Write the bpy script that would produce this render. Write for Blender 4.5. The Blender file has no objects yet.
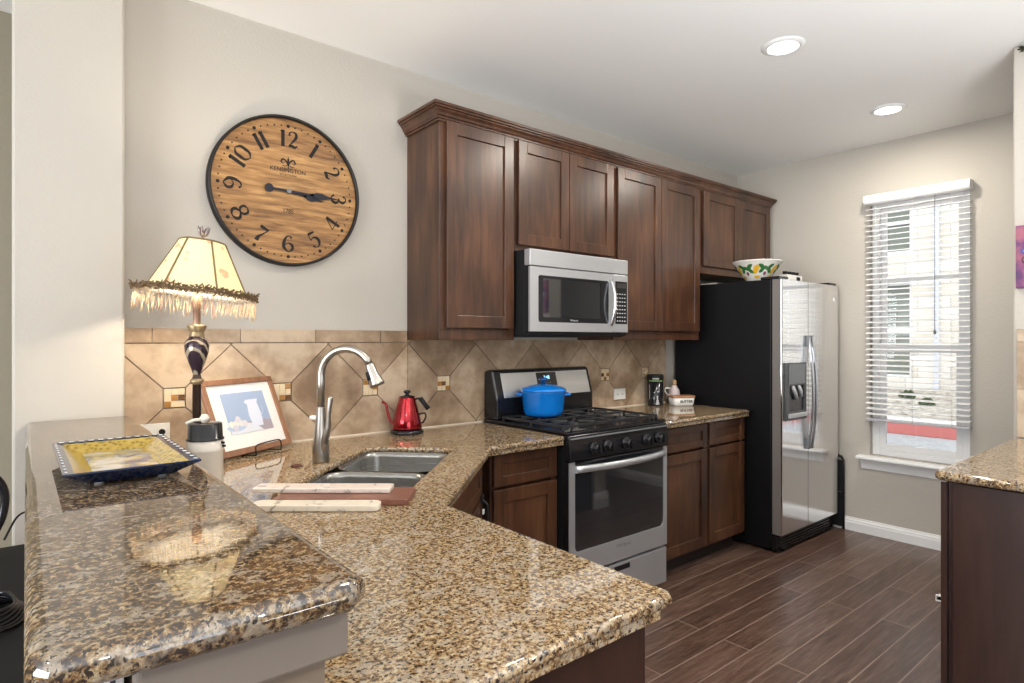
import bpy, bmesh, math, random
from mathutils import Vector, Matrix
random.seed(7)
PI = math.pi
S = bpy.context.scene
C = S.collection
# ------------------------------------------------------------ camera, world, lights
cam_d = bpy.data.cameras.new('camera'); cam = bpy.data.objects.new('camera', cam_d); C.objects.link(cam)
cam_d.sensor_width = 36; cam_d.lens = 604.0 / 1024 * 36; cam_d.shift_y = -1.5 / 1024; cam_d.clip_start = .02
cam.location = (0, 0, 1.37)
cam.rotation_euler = (PI / 2, 0, -math.atan2(0.63335, 0.77386))
S.camera = cam
S.view_settings.view_transform = 'Standard'; S.view_settings.look = 'None'
S.view_settings.gamma = 1; S.view_settings.use_curve_mapping = False
S.view_settings.exposure = 0.07
w = bpy.data.worlds.new('world'); S.world = w; w.use_nodes = True
w.node_tree.nodes['Background'].inputs[0].default_value = (.82, .9, 1, 1)
w.node_tree.nodes['Background'].inputs[1].default_value = 1.9

def light(name, kind, loc, power, col=(1, 1, 1), rot=(0, 0, 0), size=1, sy=None, **k):
    d = bpy.data.lights.new(name, kind); o = bpy.data.objects.new(name, d); C.objects.link(o)
    d.energy = power; d.color = col; o.location = loc; o.rotation_euler = rot
    if kind == 'AREA':
        d.size = size
        if sy: d.shape = 'RECTANGLE'; d.size_y = sy
    elif kind == 'SUN': d.angle = size
    else: d.shadow_soft_size = size
    for a, b in k.items(): setattr(d, a, b)
    return o
light('sun', 'SUN', (8, 0, 8), 1.5, (1, .96, .9), (math.radians(38), 0, math.radians(-70)), .3)
# unseen fill lights added at assumed window openings behind the camera
light('south_fill', 'AREA', (-.6, -4.35, 1.55), 36, (.94, .97, 1), (math.radians(90), 0, 0), 3.2, 2.0)
light('west_fill', 'AREA', (-3.85, .4, 1.55), 195, (.94, .97, 1), (0, math.radians(-90), 0), 2.0, 3.0)
# the two visible kitchen downlights, then four unseen ones added on assumption
CANS = [(2.766, 1.381), (4.003, 1.363)]
for x, y, p in [(2.766, 1.381, 16), (4.003, 1.363, 14), (1.53, 1.38, 9), (-1.2, -1.2, 10), (1.2, -1.4, 16), (-1.4, 1.2, 3)]:
    light('downlight', 'AREA', (x, y, 2.725), p, (1, .93, .82), (0, 0, 0), .14, shape='DISK')
light('lamp_bulb', 'POINT', (.490, 2.338, 1.64), 15, (1, .85, .64), size=.022)
# unseen fill lights added to brighten the ceiling of the open-plan room
light('ceiling_fill', 'AREA', (-.6, -1.3, 1.3), 48, (.96, .98, 1), (PI, 0, 0), .8)
light('kitchen_ceiling_fill', 'AREA', (1.5, -.8, 1.0), 92, (.96, .98, 1), (PI, 0, 0), 1.3)

# ------------------------------------------------------------ materials
def mat(name, col=(.5, .5, .5), rough=.5, metal=0, **k):
    m = bpy.data.materials.new(name); m.use_nodes = True
    b = m.node_tree.nodes['Principled BSDF']
    b.inputs['Base Color'].default_value = (*col, 1); b.inputs['Roughness'].default_value = rough
    b.inputs['Metallic'].default_value = metal
    for a, v in k.items():
        a = a.replace('_', ' '); b.inputs[a].default_value = v
    return m
def N(m, t, **k):
    n = m.node_tree.nodes.new(t)
    for a, v in k.items():
        if a[0] == '_': n.inputs[a[1:].replace('_', ' ')].default_value = v
        else: setattr(n, a, v)
    return n
def L(m, a, ao, b, bi): m.node_tree.links.new(a.outputs[ao], b.inputs[bi])
def P(m): return m.node_tree.nodes['Principled BSDF']
def coords(m, scale=(1, 1, 1), rot=(0, 0, 0), loc=(0, 0, 0)):
    t = N(m, 'ShaderNodeTexCoord'); mp = N(m, 'ShaderNodeMapping')
    mp.inputs['Scale'].default_value = scale; mp.inputs['Rotation'].default_value = rot; mp.inputs['Location'].default_value = loc
    L(m, t, 'Object', mp, 'Vector'); return mp
def ramp(m, stops, interp='LINEAR'):
    r = N(m, 'ShaderNodeValToRGB'); e = r.color_ramp.elements; r.color_ramp.interpolation = interp
    while len(e) < len(stops): e.new(.5)
    for i, (p, c) in enumerate(stops): e[i].position = p; e[i].color = (*c, 1)
    return r
def bump(m, src, out, strength=.2, dist=.01):
    b = N(m, 'ShaderNodeBump'); b.inputs['Strength'].default_value = strength; b.inputs['Distance'].default_value = dist
    L(m, src, out, b, 'Height'); L(m, b, 'Normal', P(m), 'Normal'); return b
def wallmat(name, col, bs=.35):
    m = mat(name, col, .75); c = coords(m)
    n = N(m, 'ShaderNodeTexNoise', _Scale=85., _Detail=2.); L(m, c, 0, n, 'Vector'); bump(m, n, 'Fac', bs, .004); return m
M_wall = wallmat('wall_paint', (.475, .440, .388))
M_ceil = wallmat('ceiling_paint', (.90, .90, .885), .15)
M_white = mat('white_trim', (.82, .82, .82), .35)
M_taupe = mat('taupe_trim', (.20, .168, .14), .5)

def woodmat(name, c1, c2, c3, rough=.32, sc=1.0, axis='z'):
    m = mat(name, c1, rough)
    s = {'z': (9 * sc, 9 * sc, .9 * sc), 'x': (.9 * sc, 9 * sc, 9 * sc), 'y': (9 * sc, .9 * sc, 9 * sc)}[axis]
    c = coords(m, s)
    n = N(m, 'ShaderNodeTexNoise', _Scale=3., _Detail=6., _Roughness=.62, _Distortion=.6); L(m, c, 0, n, 'Vector')
    c2_ = coords(m, (1.6, 1.6, 1.0)); n2 = N(m, 'ShaderNodeTexNoise', _Scale=2.6, _Detail=2.); L(m, c2_, 0, n2, 'Vector')
    mx = N(m, 'ShaderNodeMath', operation='MULTIPLY_ADD'); mx.inputs[1].default_value = .55; L(m, n, 'Fac', mx, 0)
    m2 = N(m, 'ShaderNodeMath', operation='MULTIPLY'); m2.inputs[1].default_value = .45; L(m, n2, 'Fac', m2, 0); L(m, m2, 0, mx, 2)
    r = ramp(m, [(.34, c1), (.5, c2), (.68, c3)]); L(m, mx, 0, r, 'Fac'); L(m, r, 'Color', P(m), 'Base Color')
    P(m).inputs['Coat Weight'].default_value = .15; P(m).inputs['Coat Roughness'].default_value = .25
    return m
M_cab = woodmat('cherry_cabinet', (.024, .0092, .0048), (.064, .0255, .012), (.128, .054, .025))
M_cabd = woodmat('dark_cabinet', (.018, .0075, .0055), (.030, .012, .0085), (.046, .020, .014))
M_kick = mat('toe_kick', (.016, .009, .007), .6)

def granite(name, dark=0.0):
    g = 1 - .16 * dark
    m = mat(name, rough=.04); c = coords(m)
    n1 = N(m, 'ShaderNodeTexNoise', _Scale=100. + 6 * dark, _Detail=5., _Roughness=.74); L(m, c, 0, n1, 'Vector')
    r1 = ramp(m, [(.36 + .022 * dark, (.022, .016, .013)), (.435 + .02 * dark, tuple(g * q for q in (.14, .075, .034))), (.50 + .018 * dark, tuple(g * q for q in (.31, .20, .095))), (.58 + .018 * dark, tuple(g * q for q in (.47, .365, .22))), (.70 + .01 * dark, tuple(g * q for q in (.60, .52, .39)))])
    L(m, n1, 'Fac', r1, 'Fac')
    cw = coords(m, loc=(3, 1, 2)); n3 = N(m, 'ShaderNodeTexNoise', _Scale=40., _Detail=3., _Roughness=.6); L(m, cw, 0, n3, 'Vector')
    r3 = ramp(m, [(.50, (0, 0, 0)), (.60, (1, 1, 1))]); L(m, n3, 'Fac', r3, 'Fac')
    mixg = N(m, 'ShaderNodeMixRGB'); mixg.inputs[2].default_value = (g * .43, g * .37, g * .29, 1)
    sc = N(m, 'ShaderNodeMath', operation='MULTIPLY'); sc.inputs[1].default_value = .6; L(m, r3, 'Color', sc, 0)
    L(m, sc, 0, mixg, 0); L(m, r1, 'Color', mixg, 1)
    v = N(m, 'ShaderNodeTexNoise', _Scale=150. + 12 * dark, _Detail=3., _Roughness=.6); cv = coords(m, loc=(7, 5, 1)); L(m, cv, 0, v, 'Vector')
    rv = ramp(m, [(.565 - .010 * dark, (0, 0, 0)), (.598 - .010 * dark, (1, 1, 1))]); L(m, v, 'Fac', rv, 'Fac')
    mixd = N(m, 'ShaderNodeMixRGB'); mixd.inputs[2].default_value = (.022, .016, .014, 1)
    L(m, rv, 'Color', mixd, 0); L(m, mixg, 'Color', mixd, 1)
    L(m, mixd, 'Color', P(m), 'Base Color'); P(m).inputs['IOR'].default_value = 1.75 + .05 * dark
    return m
M_gran = granite('granite')
M_granb = granite('bar_granite', 2.1)

def tilemat():
    m = mat('travertine_tile', rough=.38); t = N(m, 'ShaderNodeTexCoord')
    n = N(m, 'ShaderNodeTexNoise', _Scale=5., _Detail=8., _Roughness=.62); L(m, t, 'Object', n, 'Vector')
    oi = N(m, 'ShaderNodeNewGeometry')
    add = N(m, 'ShaderNodeMath', operation='MULTIPLY_ADD'); add.inputs[1].default_value = .16; L(m, oi, 'Random Per Island', add, 0); L(m, n, 'Fac', add, 2)
    r = ramp(m, [(.40, (.21, .135, .08)), (.56, (.36, .255, .165)), (.72, (.53, .41, .29))]); L(m, add, 0, r, 'Fac'); L(m, r, 'Color', P(m), 'Base Color')
    bump(m, n, 'Fac', .15, .004); return m
M_tile = tilemat()
M_grout = mat('grout', (.19, .135, .095), .8)
M_caulk = mat('caulk', (.72, .62, .50), .6)
M_mos = [mat('mosaic_gold', (.34, .16, .035), .15), mat('mosaic_cream', (.68, .55, .36), .2), mat('mosaic_brown', (.13, .06, .025), .15)]

def floormat():
    m = mat('wood_floor', rough=.28); c = coords(m)
    br = N(m, 'ShaderNodeTexBrick', offset=.37, _Scale=1., _Mortar_Size=.0034, _Mortar_Smooth=.3, _Bias=0., _Brick_Width=1.25, _Row_Height=.127)
    br.inputs['Color1'].default_value = (0, 0, 0, 1); br.inputs['Color2'].default_value = (1, 1, 1, 1); br.inputs['Mortar'].default_value = (.5, .5, .5, 1)
    L(m, c, 0, br, 'Vector')
    cs = coords(m, (1.2, 14, 1)); n = N(m, 'ShaderNodeTexNoise', _Scale=3.5, _Detail=7., _Roughness=.65, _Distortion=.8)
    L(m, cs, 0, n, 'Vector')
    ad = N(m, 'ShaderNodeMath', operation='MULTIPLY_ADD'); ad.inputs[1].default_value = .2; L(m, br, 'Color', ad, 0); L(m, n, 'Fac', ad, 2)
    r = ramp(m, [(.38, (.050, .026, .018)), (.6, (.100, .056, .040)), (.85, (.175, .112, .084))]); L(m, ad, 0, r, 'Fac')
    mx = N(m, 'ShaderNodeMixRGB'); mx.inputs[2].default_value = (.24, .17, .135, 1); L(m, br, 'Fac', mx, 0); L(m, r, 'Color', mx, 1)  # seam colour lightened to stand in for light glinting off plank bevels
    L(m, mx, 'Color', P(m), 'Base Color')
    c3 = coords(m, (3, 26, 1)); n3 = N(m, 'ShaderNodeTexNoise', _Scale=2.2, _Detail=3.); L(m, c3, 0, n3, 'Vector')
    sb = N(m, 'ShaderNodeMath', operation='MULTIPLY_ADD'); sb.inputs[1].default_value = -1.2; L(m, br, 'Fac', sb, 0); L(m, n3, 'Fac', sb, 2)
    bump(m, sb, 0, .28, .006); return m
M_floor = floormat()

def steel(name, col=(.57, .585, .61), rough=.32, axis=(1, 1, 60)):
    m = mat(name, col, rough, .72); c = coords(m, axis)
    n = N(m, 'ShaderNodeTexNoise', _Scale=8., _Detail=2.); L(m, c, 0, n, 'Vector')
    mr = N(m, 'ShaderNodeMapRange'); mr.inputs['To Min'].default_value = rough * .8; mr.inputs['To Max'].default_value = rough * 1.25
    L(m, n, 'Fac', mr, 'Value'); L(m, mr, 0, P(m), 'Roughness'); return m
M_steel = steel('stainless_steel')
M_steelf = mat('fridge_steel', (.82, .82, .83), .06, 1.0)
_c = coords(M_steelf, (330, 330, .4)); _n = N(M_steelf, 'ShaderNodeTexNoise', _Scale=1., _Detail=0.); L(M_steelf, _c, 0, _n, 'Vector'); bump(M_steelf, _n, 'Fac', 1., .00045)
M_dside = mat('door_side', (.17, .15, .14), .4)
M_handle = mat('handle_steel', (.5, .5, .51), .3, 1.0)
M_sink = steel('sink_steel', (.27, .265, .25), .25)
M_nick = mat('brushed_nickel', (.42, .39, .35), .3, 1.0)
M_chrome = mat('chrome', (.8, .8, .8), .08, 1.0)
M_blk = mat('black_enamel', (.010, .010, .012), .18)
M_blkm = mat('black_matte', (.009, .009, .010), .6, Specular_IOR_Level=.3)
M_fr = mat('fridge_black', (.005, .005, .006), .45, Specular_IOR_Level=.25); _c = coords(M_fr); _n = N(M_fr, 'ShaderNodeTexNoise', _Scale=160., _Detail=2.); L(M_fr, _c, 0, _n, 'Vector'); bump(M_fr, _n, 'Fac', .25, .002)
M_iron = mat('cast_iron', (.02, .02, .022), .42)
M_glassb = mat('black_glass', (.012, .014, .017), .04, IOR=2.2)
M_grey = mat('grey_plastic', (.16, .17, .18), .35)
M_lgrey = mat('light_grey', (.45, .46, .47), .35)
M_pl = mat('white_plastic', (.78, .77, .73), .35)
M_red = mat('red_metallic', (.30, .004, .010), .14, .85, Coat_Weight=.6)
M_blue = mat('blue_enamel', (.002, .17, .60), .12, Coat_Weight=.6)
M_navy = mat('navy_glaze', (.006, .018, .055), .12)
M_cream = mat('cream_ceramic', (.66, .60, .52), .25)
M_frame = woodmat('frame_wood', (.17, .075, .035), (.26, .12, .06), (.34, .17, .09), .45, 2)
M_blkink = mat('black_ink', (.008, .006, .005), .8)

def glass():
    m = bpy.data.materials.new('window_glass'); m.use_nodes = True; nt = m.node_tree; nt.nodes.clear()
    o = N(m, 'ShaderNodeOutputMaterial'); mx = N(m, 'ShaderNodeMixShader'); t = N(m, 'ShaderNodeBsdfTransparent'); g = N(m, 'ShaderNodeBsdfGlossy', _Roughness=0.)
    f = N(m, 'ShaderNodeFresnel'); L(m, f, 0, mx, 0); L(m, t, 0, mx, 1); L(m, g, 0, mx, 2); L(m, mx, 0, o, 'Surface'); return m
M_glass = glass()
def emis(name, col, s):
    m = mat(name, col); P(m).inputs['Emission Color'].default_value = (*col, 1); P(m).inputs['Emission Strength'].default_value = s; return m

# ------------------------------------------------------------ mesh helpers
def box(bm, x0, x1, y0, y1, z0, z1, mi=0):
    vs = [bm.verts.new((x, y, z)) for z in (z0, z1) for y in (y0, y1) for x in (x0, x1)]
    for f in [(0, 2, 3, 1), (4, 5, 7, 6), (0, 1, 5, 4), (2, 6, 7, 3), (0, 4, 6, 2), (1, 3, 7, 5)]:
        fc = bm.faces.new([vs[i] for i in f]); fc.material_index = mi
    return vs
def prism(bm, pts, a, b, plane='xy', mi=0):
    """extrude a 2-D outline between a and b along the remaining axis"""
    def v(p, h):
        return {'xy': (p[0], p[1], h), 'xz': (p[0], h, p[1]), 'yz': (h, p[0], p[1])}[plane]
    A = [bm.verts.new(v(p, a)) for p in pts]; B = [bm.verts.new(v(p, b)) for p in pts]
    n = len(pts); fs = [bm.faces.new(A[::-1]), bm.faces.new(B)]
    for i in range(n): fs.append(bm.faces.new((A[i], A[(i + 1) % n], B[(i + 1) % n], B[i])))
    for f in fs: f.material_index = mi
    return A + B
def lathe(bm, prof, c=(0, 0, 0), seg=32, mi=0, sx=1, sy=1):
    rings = []
    for r, z in prof:
        if r < 1e-5: rings.append([bm.verts.new((c[0], c[1], c[2] + z))])
        else: rings.append([bm.verts.new((c[0] + sx * r * math.cos(2 * PI * i / seg), c[1] + sy * r * math.sin(2 * PI * i / seg), c[2] + z)) for i in range(seg)])
    for a, b in zip(rings, rings[1:]):
        for i in range(seg):
            j = (i + 1) % seg
            if len(a) == 1 and len(b) == 1: continue
            if len(a) == 1: f = bm.faces.new((a[0], b[j], b[i]))
            elif len(b) == 1: f = bm.faces.new((a[i], a[j], b[0]))
            else: f = bm.faces.new((a[i], a[j], b[j], b[i]))
            f.material_index = mi; f.smooth = True
def tube(bm, pts, r, seg=10, mi=0, cap=True, flat=1):
    pts = [Vector(p) for p in pts]; n = len(pts); rs = r if isinstance(r, (list, tuple)) else [r] * n
    closed = (pts[0] - pts[-1]).length < 1e-6
    if closed: pts = pts[:-1]; n -= 1
    rings = []; up = None
    for i in range(n):
        t = (pts[(i + 1) % n] - pts[(i - 1) % n]) if closed else (pts[min(i + 1, n - 1)] - pts[max(i - 1, 0)])
        t.normalize()
        if up is None: up = Vector((0, 0, 1)) if abs(t.z) < .9 else Vector((1, 0, 0))
        a = (up - t * up.dot(t)).normalized(); b = t.cross(a); up = a
        rings.append([bm.verts.new(pts[i] + rs[i] * (math.cos(2 * PI * k / seg) * a * flat + math.sin(2 * PI * k / seg) * b)) for k in range(seg)])
    rng = range(n) if closed else range(n - 1)
    for i in rng:
        A, B = rings[i], rings[(i + 1) % n]
        for k in range(seg):
            f = bm.faces.new((A[k], A[(k + 1) % seg], B[(k + 1) % seg], B[k])); f.smooth = True; f.material_index = mi
    if cap and not closed:
        bm.faces.new(rings[0][::-1]).material_index = mi; bm.faces.new(rings[-1]).material_index = mi
def spline(pts, n=8):
    """Catmull-Rom through the points"""
    P_ = [Vector(p) for p in pts]; P_ = [2 * P_[0] - P_[1]] + P_ + [2 * P_[-1] - P_[-2]]; out = []
    for i in range(1, len(P_) - 2):
        for k in range(n):
            t = k / n; a, b, c, d = P_[i - 1:i + 3]
            out.append(.5 * ((2 * b) + (c - a) * t + (2 * a - 5 * b + 4 * c - d) * t * t + (3 * b - a - 3 * c + d) * t ** 3))
    return out + [P_[-2]]
def rrect(x0, x1, y0, y1, r, n=6):
    out = []
    for cx, cy, a in [(x1 - r, y1 - r, 0), (x0 + r, y1 - r, 90), (x0 + r, y0 + r, 180), (x1 - r, y0 + r, 270)]:
        for k in range(n + 1):
            t = math.radians(a + 90 * k / n); out.append((cx + r * math.cos(t), cy + r * math.sin(t)))
    return out
def circ(cx, cy, r, n=24): return [(cx + r * math.cos(2 * PI * k / n), cy + r * math.sin(2 * PI * k / n)) for k in range(n)]

def obj(name, bm, mats, parent=None, bev=0, smooth=None, world=True):
    me = bpy.data.meshes.new(name); bmesh.ops.recalc_face_normals(bm, faces=bm.faces); bm.to_mesh(me); bm.free()
    for m in (mats if isinstance(mats, (list, tuple)) else [mats]): me.materials.append(m)
    o = bpy.data.objects.new(name, me); C.objects.link(o)
    if parent:
        o.parent = parent
        if parent.type == 'EMPTY' and world and not parent.get('_local'): o.location = -Vector(parent.location)
    if bev:
        md = o.modifiers.new('bevel', 'BEVEL'); md.width = bev; md.segments = 2; md.limit_method = 'ANGLE'; md.angle_limit = .6
        md.harden_normals = False
    return o
def thing(name, label, cat, loc=(0, 0, 0), rotz=0, group=None, local=False):
    o = bpy.data.objects.new(name, None); C.objects.link(o); o.empty_display_size = .05
    o.location = loc; o.rotation_euler = (0, 0, rotz); tag(o, label, cat, group)
    if local: o['_local'] = 1
    return o
def tag(o, label, cat, group=None):
    o['label'] = label; o['category'] = cat
    if group: o['group'] = group
    return o
def struct(name, bm, m, parent=None, bev=0):
    o = obj(name, bm, m, parent, bev)
    if not parent: o['kind'] = 'structure'
    return o
def B(*boxes, **k):
    bm = bmesh.new()
    for b in boxes: box(bm, *b)
    return bm
def setorigin(o, loc):
    loc = Vector(loc); o.data.transform(Matrix.Translation(-loc)); o.location = loc; return o
def plate(name, loops, z0, z1, r, mats, parent=None, lower=None):
    """slab with rounded edges from outlines (first the rim, then holes)"""
    cu = bpy.data.curves.new(name, 'CURVE'); cu.dimensions = '2D'; cu.fill_mode = 'BOTH'
    for lp in loops:
        sp = cu.splines.new('POLY'); sp.points.add(len(lp) - 1)
        for i, p in enumerate(lp): sp.points[i].co = (p[0], p[1], 0, 1)
        sp.use_cyclic_u = True
    cu.bevel_depth = r; cu.bevel_resolution = 4; cu.extrude = (z1 - z0) / 2 - r; cu.offset = -r
    t = bpy.data.objects.new('tmp', cu); C.objects.link(t); dg = bpy.context.evaluated_depsgraph_get(); dg.update()
    me = bpy.data.meshes.new_from_object(t.evaluated_get(dg)); bpy.data.objects.remove(t)
    me.transform(Matrix.Translation((0, 0, (z0 + z1) / 2)))
    me.materials.clear(); me.materials.append(mats)
    bm = bmesh.new(); bm.from_mesh(me); bmesh.ops.remove_doubles(bm, verts=bm.verts, dist=1e-5)
    for f in bm.faces: f.smooth = abs(f.normal.z) < .95; f.material_index = 0
    if lower:
        for lo in lower: prism(bm, lo[0], lo[1], lo[2])
    return obj(name, bm, mats, parent)
def text(name, s, size, m, parent, mw, ext=.0004, align='CENTER', sx=1.0):
    cu = bpy.data.curves.new(name, 'FONT'); cu.body = s; cu.size = size; cu.extrude = ext; cu.align_x = align; cu.align_y = 'CENTER'
    t = bpy.data.objects.new('tmp', cu); C.objects.link(t); dg = bpy.context.evaluated_depsgraph_get(); dg.update()
    me = bpy.data.meshes.new_from_object(t.evaluated_get(dg)); bpy.data.objects.remove(t)
    me.transform(mw @ Matrix.Diagonal((sx, 1, 1, 1))); me.materials.clear(); me.materials.append(m)
    o = bpy.data.objects.new(name, me); C.objects.link(o)
    if parent:
        o.parent = parent
        if parent.type == 'EMPTY' and not parent.get('_local'): o.location = -Vector(parent.location)
    return o
def faceY(x, y, z): return Matrix.Translation((x, y, z)) @ Matrix.Rotation(PI / 2, 4, 'X')   # text facing -Y

# ------------------------------------------------------------ the room
XR, YB, ZC = 4.655, 2.716, 2.743
struct('floor', B((-4, XR + .15, -4.5, 3.4, -.1, 0)), M_floor)
struct('ceiling', B((-4, XR + .15, -4.5, 3.4, ZC, ZC + .1)), M_ceil)
struct('wall_back', B((.28, XR + .15, YB, YB + .12, 0, ZC)), M_wall)
struct('wall_left', B((-.015, .302, 2.60, 3.3, 0, ZC)), M_wall, bev=.008)           # full height wall end beside the bar
struct('wall_hall', B((-4, -.015, 3.3, 3.42, 0, ZC)), wallmat('hall_paint', (.27, .24, .175)))
# right wall with the window opening
WY0, WY1, WZ0, WZ1 = 1.12, 1.70, .56, 2.34
struct('wall_right', B((XR, XR + .15, WY1, YB + .12, 0, ZC), (XR, XR + .15, -4.5, WY0, 0, ZC), (XR, XR + .15, WY0, WY1, 0, WZ0), (XR, XR + .15, WY0, WY1, WZ1, ZC)), M_wall)
struct('wall_front', B((3.62, 3.75, -1.6, .705, 0, ZC)), M_wall, bev=.008)
struct('wall_south', B((-4, -2.2, -4.5, -4.38, 0, ZC), (1.0, XR, -4.5, -4.38, 0, ZC), (-2.2, 1.0, -4.5, -4.38, 0, .5), (-2.2, 1.0, -4.5, -4.38, 2.6, ZC)), M_wall)  # unseen window opening assumed here, to go with the added south light
struct('wall_west', B((-4, -3.88, -4.5, -1.1, 0, ZC), (-4, -3.88, 1.9, 3.4, 0, ZC), (-4, -3.88, -1.1, 1.9, 0, .5), (-4, -3.88, -1.1, 1.9, 2.6, ZC)), M_wall)  # opening is assumed too, positioned around the added west light
# pony wall that carries the bar
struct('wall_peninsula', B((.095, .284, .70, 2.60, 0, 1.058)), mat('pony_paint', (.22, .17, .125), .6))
bm = B((.088, .302, .672, .70, 1.0, 1.058), (.284, .302, .70, 2.59, 1.0, 1.058))
struct('trim_1', bm, M_taupe, bev=.004)
def base_prof(h=.095, t=.016): return [(0, 0), (t, 0), (t, h * .62), (t * .8, h * .68), (t * .8, h * .78), (t * .45, h * .9), (t * .35, h), (0, h)]
bm = bmesh.new(); prism(bm, [(XR - a, b) for a, b in base_prof()], -4.3, 2.6, 'xz'); struct('baseboard_right', bm, M_white)
bm = bmesh.new(); prism(bm, [(.705 + a, b) for a, b in base_prof(.13)], 3.60, 3.77, 'yz'); prism(bm, [(3.75 + a, b) for a, b in base_prof(.13)], -1.6, .72, 'xz'); struct('baseboard_front', bm, M_white)

# window
win = struct('window_1', B((4.70, 4.76, WY0, WY0 + .045, WZ0, WZ1), (4.70, 4.76, WY1 - .045, WY1, WZ0, WZ1), (4.70, 4.76, WY0 + .045, WY1 - .045, WZ1 - .045, WZ1), (4.70, 4.76, WY0 + .045, WY1 - .045, WZ0, WZ0 + .04)), M_white, bev=.004)
obj('upper_sash', B((4.735, 4.755, WY0 + .045, WY0 + .08, 1.30, 2.295), (4.735, 4.755, WY1 - .08, WY1 - .045, 1.30, 2.295), (4.735, 4.755, WY0 + .08, WY1 - .08, 2.26, 2.295), (4.735, 4.755, WY0 + .08, WY1 - .08, 1.30, 1.335), (4.735, 4.752, WY0 + .08, WY1 - .08, 1.775, 1.80)), M_white, win, .003)
obj('lower_sash', B((4.705, 4.73, WY0 + .045, WY0 + .085, .60, 1.335), (4.705, 4.73, WY1 - .085, WY1 - .045, .60, 1.335), (4.705, 4.73, WY0 + .085, WY1 - .085, 1.285, 1.335), (4.705, 4.73, WY0 + .085, WY1 - .085, .60, .645)), M_white, win, .003)
obj('pane', B((4.742, 4.746, WY0 + .06, WY1 - .06, 1.31, 2.28)), M_glass, win)
obj('pane', B((4.716, 4.72, WY0 + .06, WY1 - .06, .62, 1.31)), M_glass, win)
bm = bmesh.new(); prism(bm, [(4.70, .555), (4.70, .53), (4.585, .53), (4.578, .538), (4.578, .548), (4.585, .555)], 1.065, 1.765, 'xz')
prism(bm, [(4.654, .53), (4.654, .462), (4.640, .462), (4.636, .48), (4.628, .50), (4.612, .53)], 1.08, 1.75, 'xz'); obj('window_sill', bm, M_white, win)

# blind: outside mount over the window
bl = thing('window_blind', 'white horizontal slat blind lowered most of the way over the window', 'blind', (4.61, 1.415, 2.33))
bm = bmesh.new(); prism(bm, [(4.654, 2.315), (4.654, 2.375), (4.575, 2.375), (4.566, 2.362), (4.566, 2.33), (4.575, 2.315)], 1.10, 1.712, 'xz'); obj('valance', bm, M_white, bl, .003)
M_slat = mat('blind_slat', (.92, .92, .91), .4)
bm = bmesh.new(); z = .855; ns = 0
while z < 2.31:
    prism(bm, [(4.598, z - .004), (4.624, z + .0035), (4.650, z + .004), (4.650, z + .0065), (4.624, z + .006), (4.598, z - .0015)], 1.108, 1.706, 'xz'); z += .0375
obj('slats', bm, M_slat, bl)
obj('bottom_rail', B((4.598, 4.650, 1.108, 1.706, .808, .824)), mat('rail_grey', (.5, .5, .53), .4), bl, .003)
bm = bmesh.new()
for y in (1.20, 1.64, 1.42): tube(bm, [(4.594, y, .815), (4.594, y, 2.32)], .0012, 5)
obj('cord', bm, M_white, bl)
bm = bmesh.new(); tube(bm, [(4.585, 1.29, 2.31), (4.585, 1.29, 1.44)], .0022, 6, 0); lathe(bm, [(0, 0), (.006, .004), (.009, .02), (.003, .035), (0, .036)], (4.585, 1.29, 1.405), 10); obj('tilt_cord', bm, M_grey, bl)

# backsplash: travertine laid on the diagonal with mosaic dots
def clip_poly(poly, x0, x1, z0, z1):
    def cl(p, f, inter):
        out = []
        for i in range(len(p)):
            a, b = p[i - 1], p[i]
            if f(b):
                if not f(a): out.append(inter(a, b))
                out.append(b)
            elif f(a): out.append(inter(a, b))
        return out
    def ix(v): return lambda a, b: (v, a[1] + (b[1] - a[1]) * (v - a[0]) / (b[0] - a[0]))
    def iz(v): return lambda a, b: (a[0] + (b[0] - a[0]) * (v - a[1]) / (b[1] - a[1]), v)
    for f, i in ((lambda p: p[0] >= x0, ix(x0)), (lambda p: p[0] <= x1, ix(x1)), (lambda p: p[1] >= z0, iz(z0)), (lambda p: p[1] <= z1, iz(z1))):
        if poly: poly = cl(poly, f, i)
    return poly
def tiles(bm, x0, x1, z0, z1, xd, zd, p=.4215, g=.0022, yf=YB - .010, yb=YB - .002):
    h = p / 2 - g * 1.4; c = .0385
    for i in range(-2, 12):
        for j in range(-2, 3):
            for (cx, cz, kind) in ((xd + i * p + p / 2, zd + j * p, 'a'), (xd + i * p, zd + j * p + p / 2, 'b')):
                L_, R_, T_, D_ = (cx - h, cz), (cx + h, cz), (cx, cz + h), (cx, cz - h)
                if kind == 'a': poly = [(cx - h + c, cz - c), (D_), (cx + h - c, cz - c), (cx + h - c, cz + c), T_, (cx - h + c, cz + c)] if j == 0 else [L_, D_, R_, T_]
                else: poly = [L_, (cx - c * 1, cz - h + c) if j == 0 else D_, (cx + c, cz - h + c) if j == 0 else R_, R_, T_] if j == 0 else ([L_, D_, R_, (cx + c, cz + h - c), (cx - c, cz + h - c)] if j == -1 else [L_, D_, R_, T_])
                poly = clip_poly(poly, x0, x1, z0, z1)
                if len(poly) > 2:
                    ar = abs(sum(poly[k - 1][0] * poly[k][1] - poly[k][0] * poly[k - 1][1] for k in range(len(poly)))) / 2
                    if ar > 1e-5: prism(bm, poly, yb, yf, 'xz')
bm = bmesh.new(); box(bm, .303, 3.672, YB - .004, YB - .0005, .945 - .03, 1.369, 1)
box(bm, .303, 1.530, YB - .004, YB - .0005, 1.36, 1.416, 1)
xd0 = .482; zd0 = 1.140
tiles(bm, .306, 1.529, .916, 1.356, xd0, zd0); tiles(bm, 1.532, 3.670, .916, 1.369, xd0, zd0)
x = .306
for wd in (.10, .325, .325, .325, .148):
    box(bm, x, x + wd - .003, YB - .011, YB - .002, 1.360, 1.416, 0); x += wd
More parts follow.
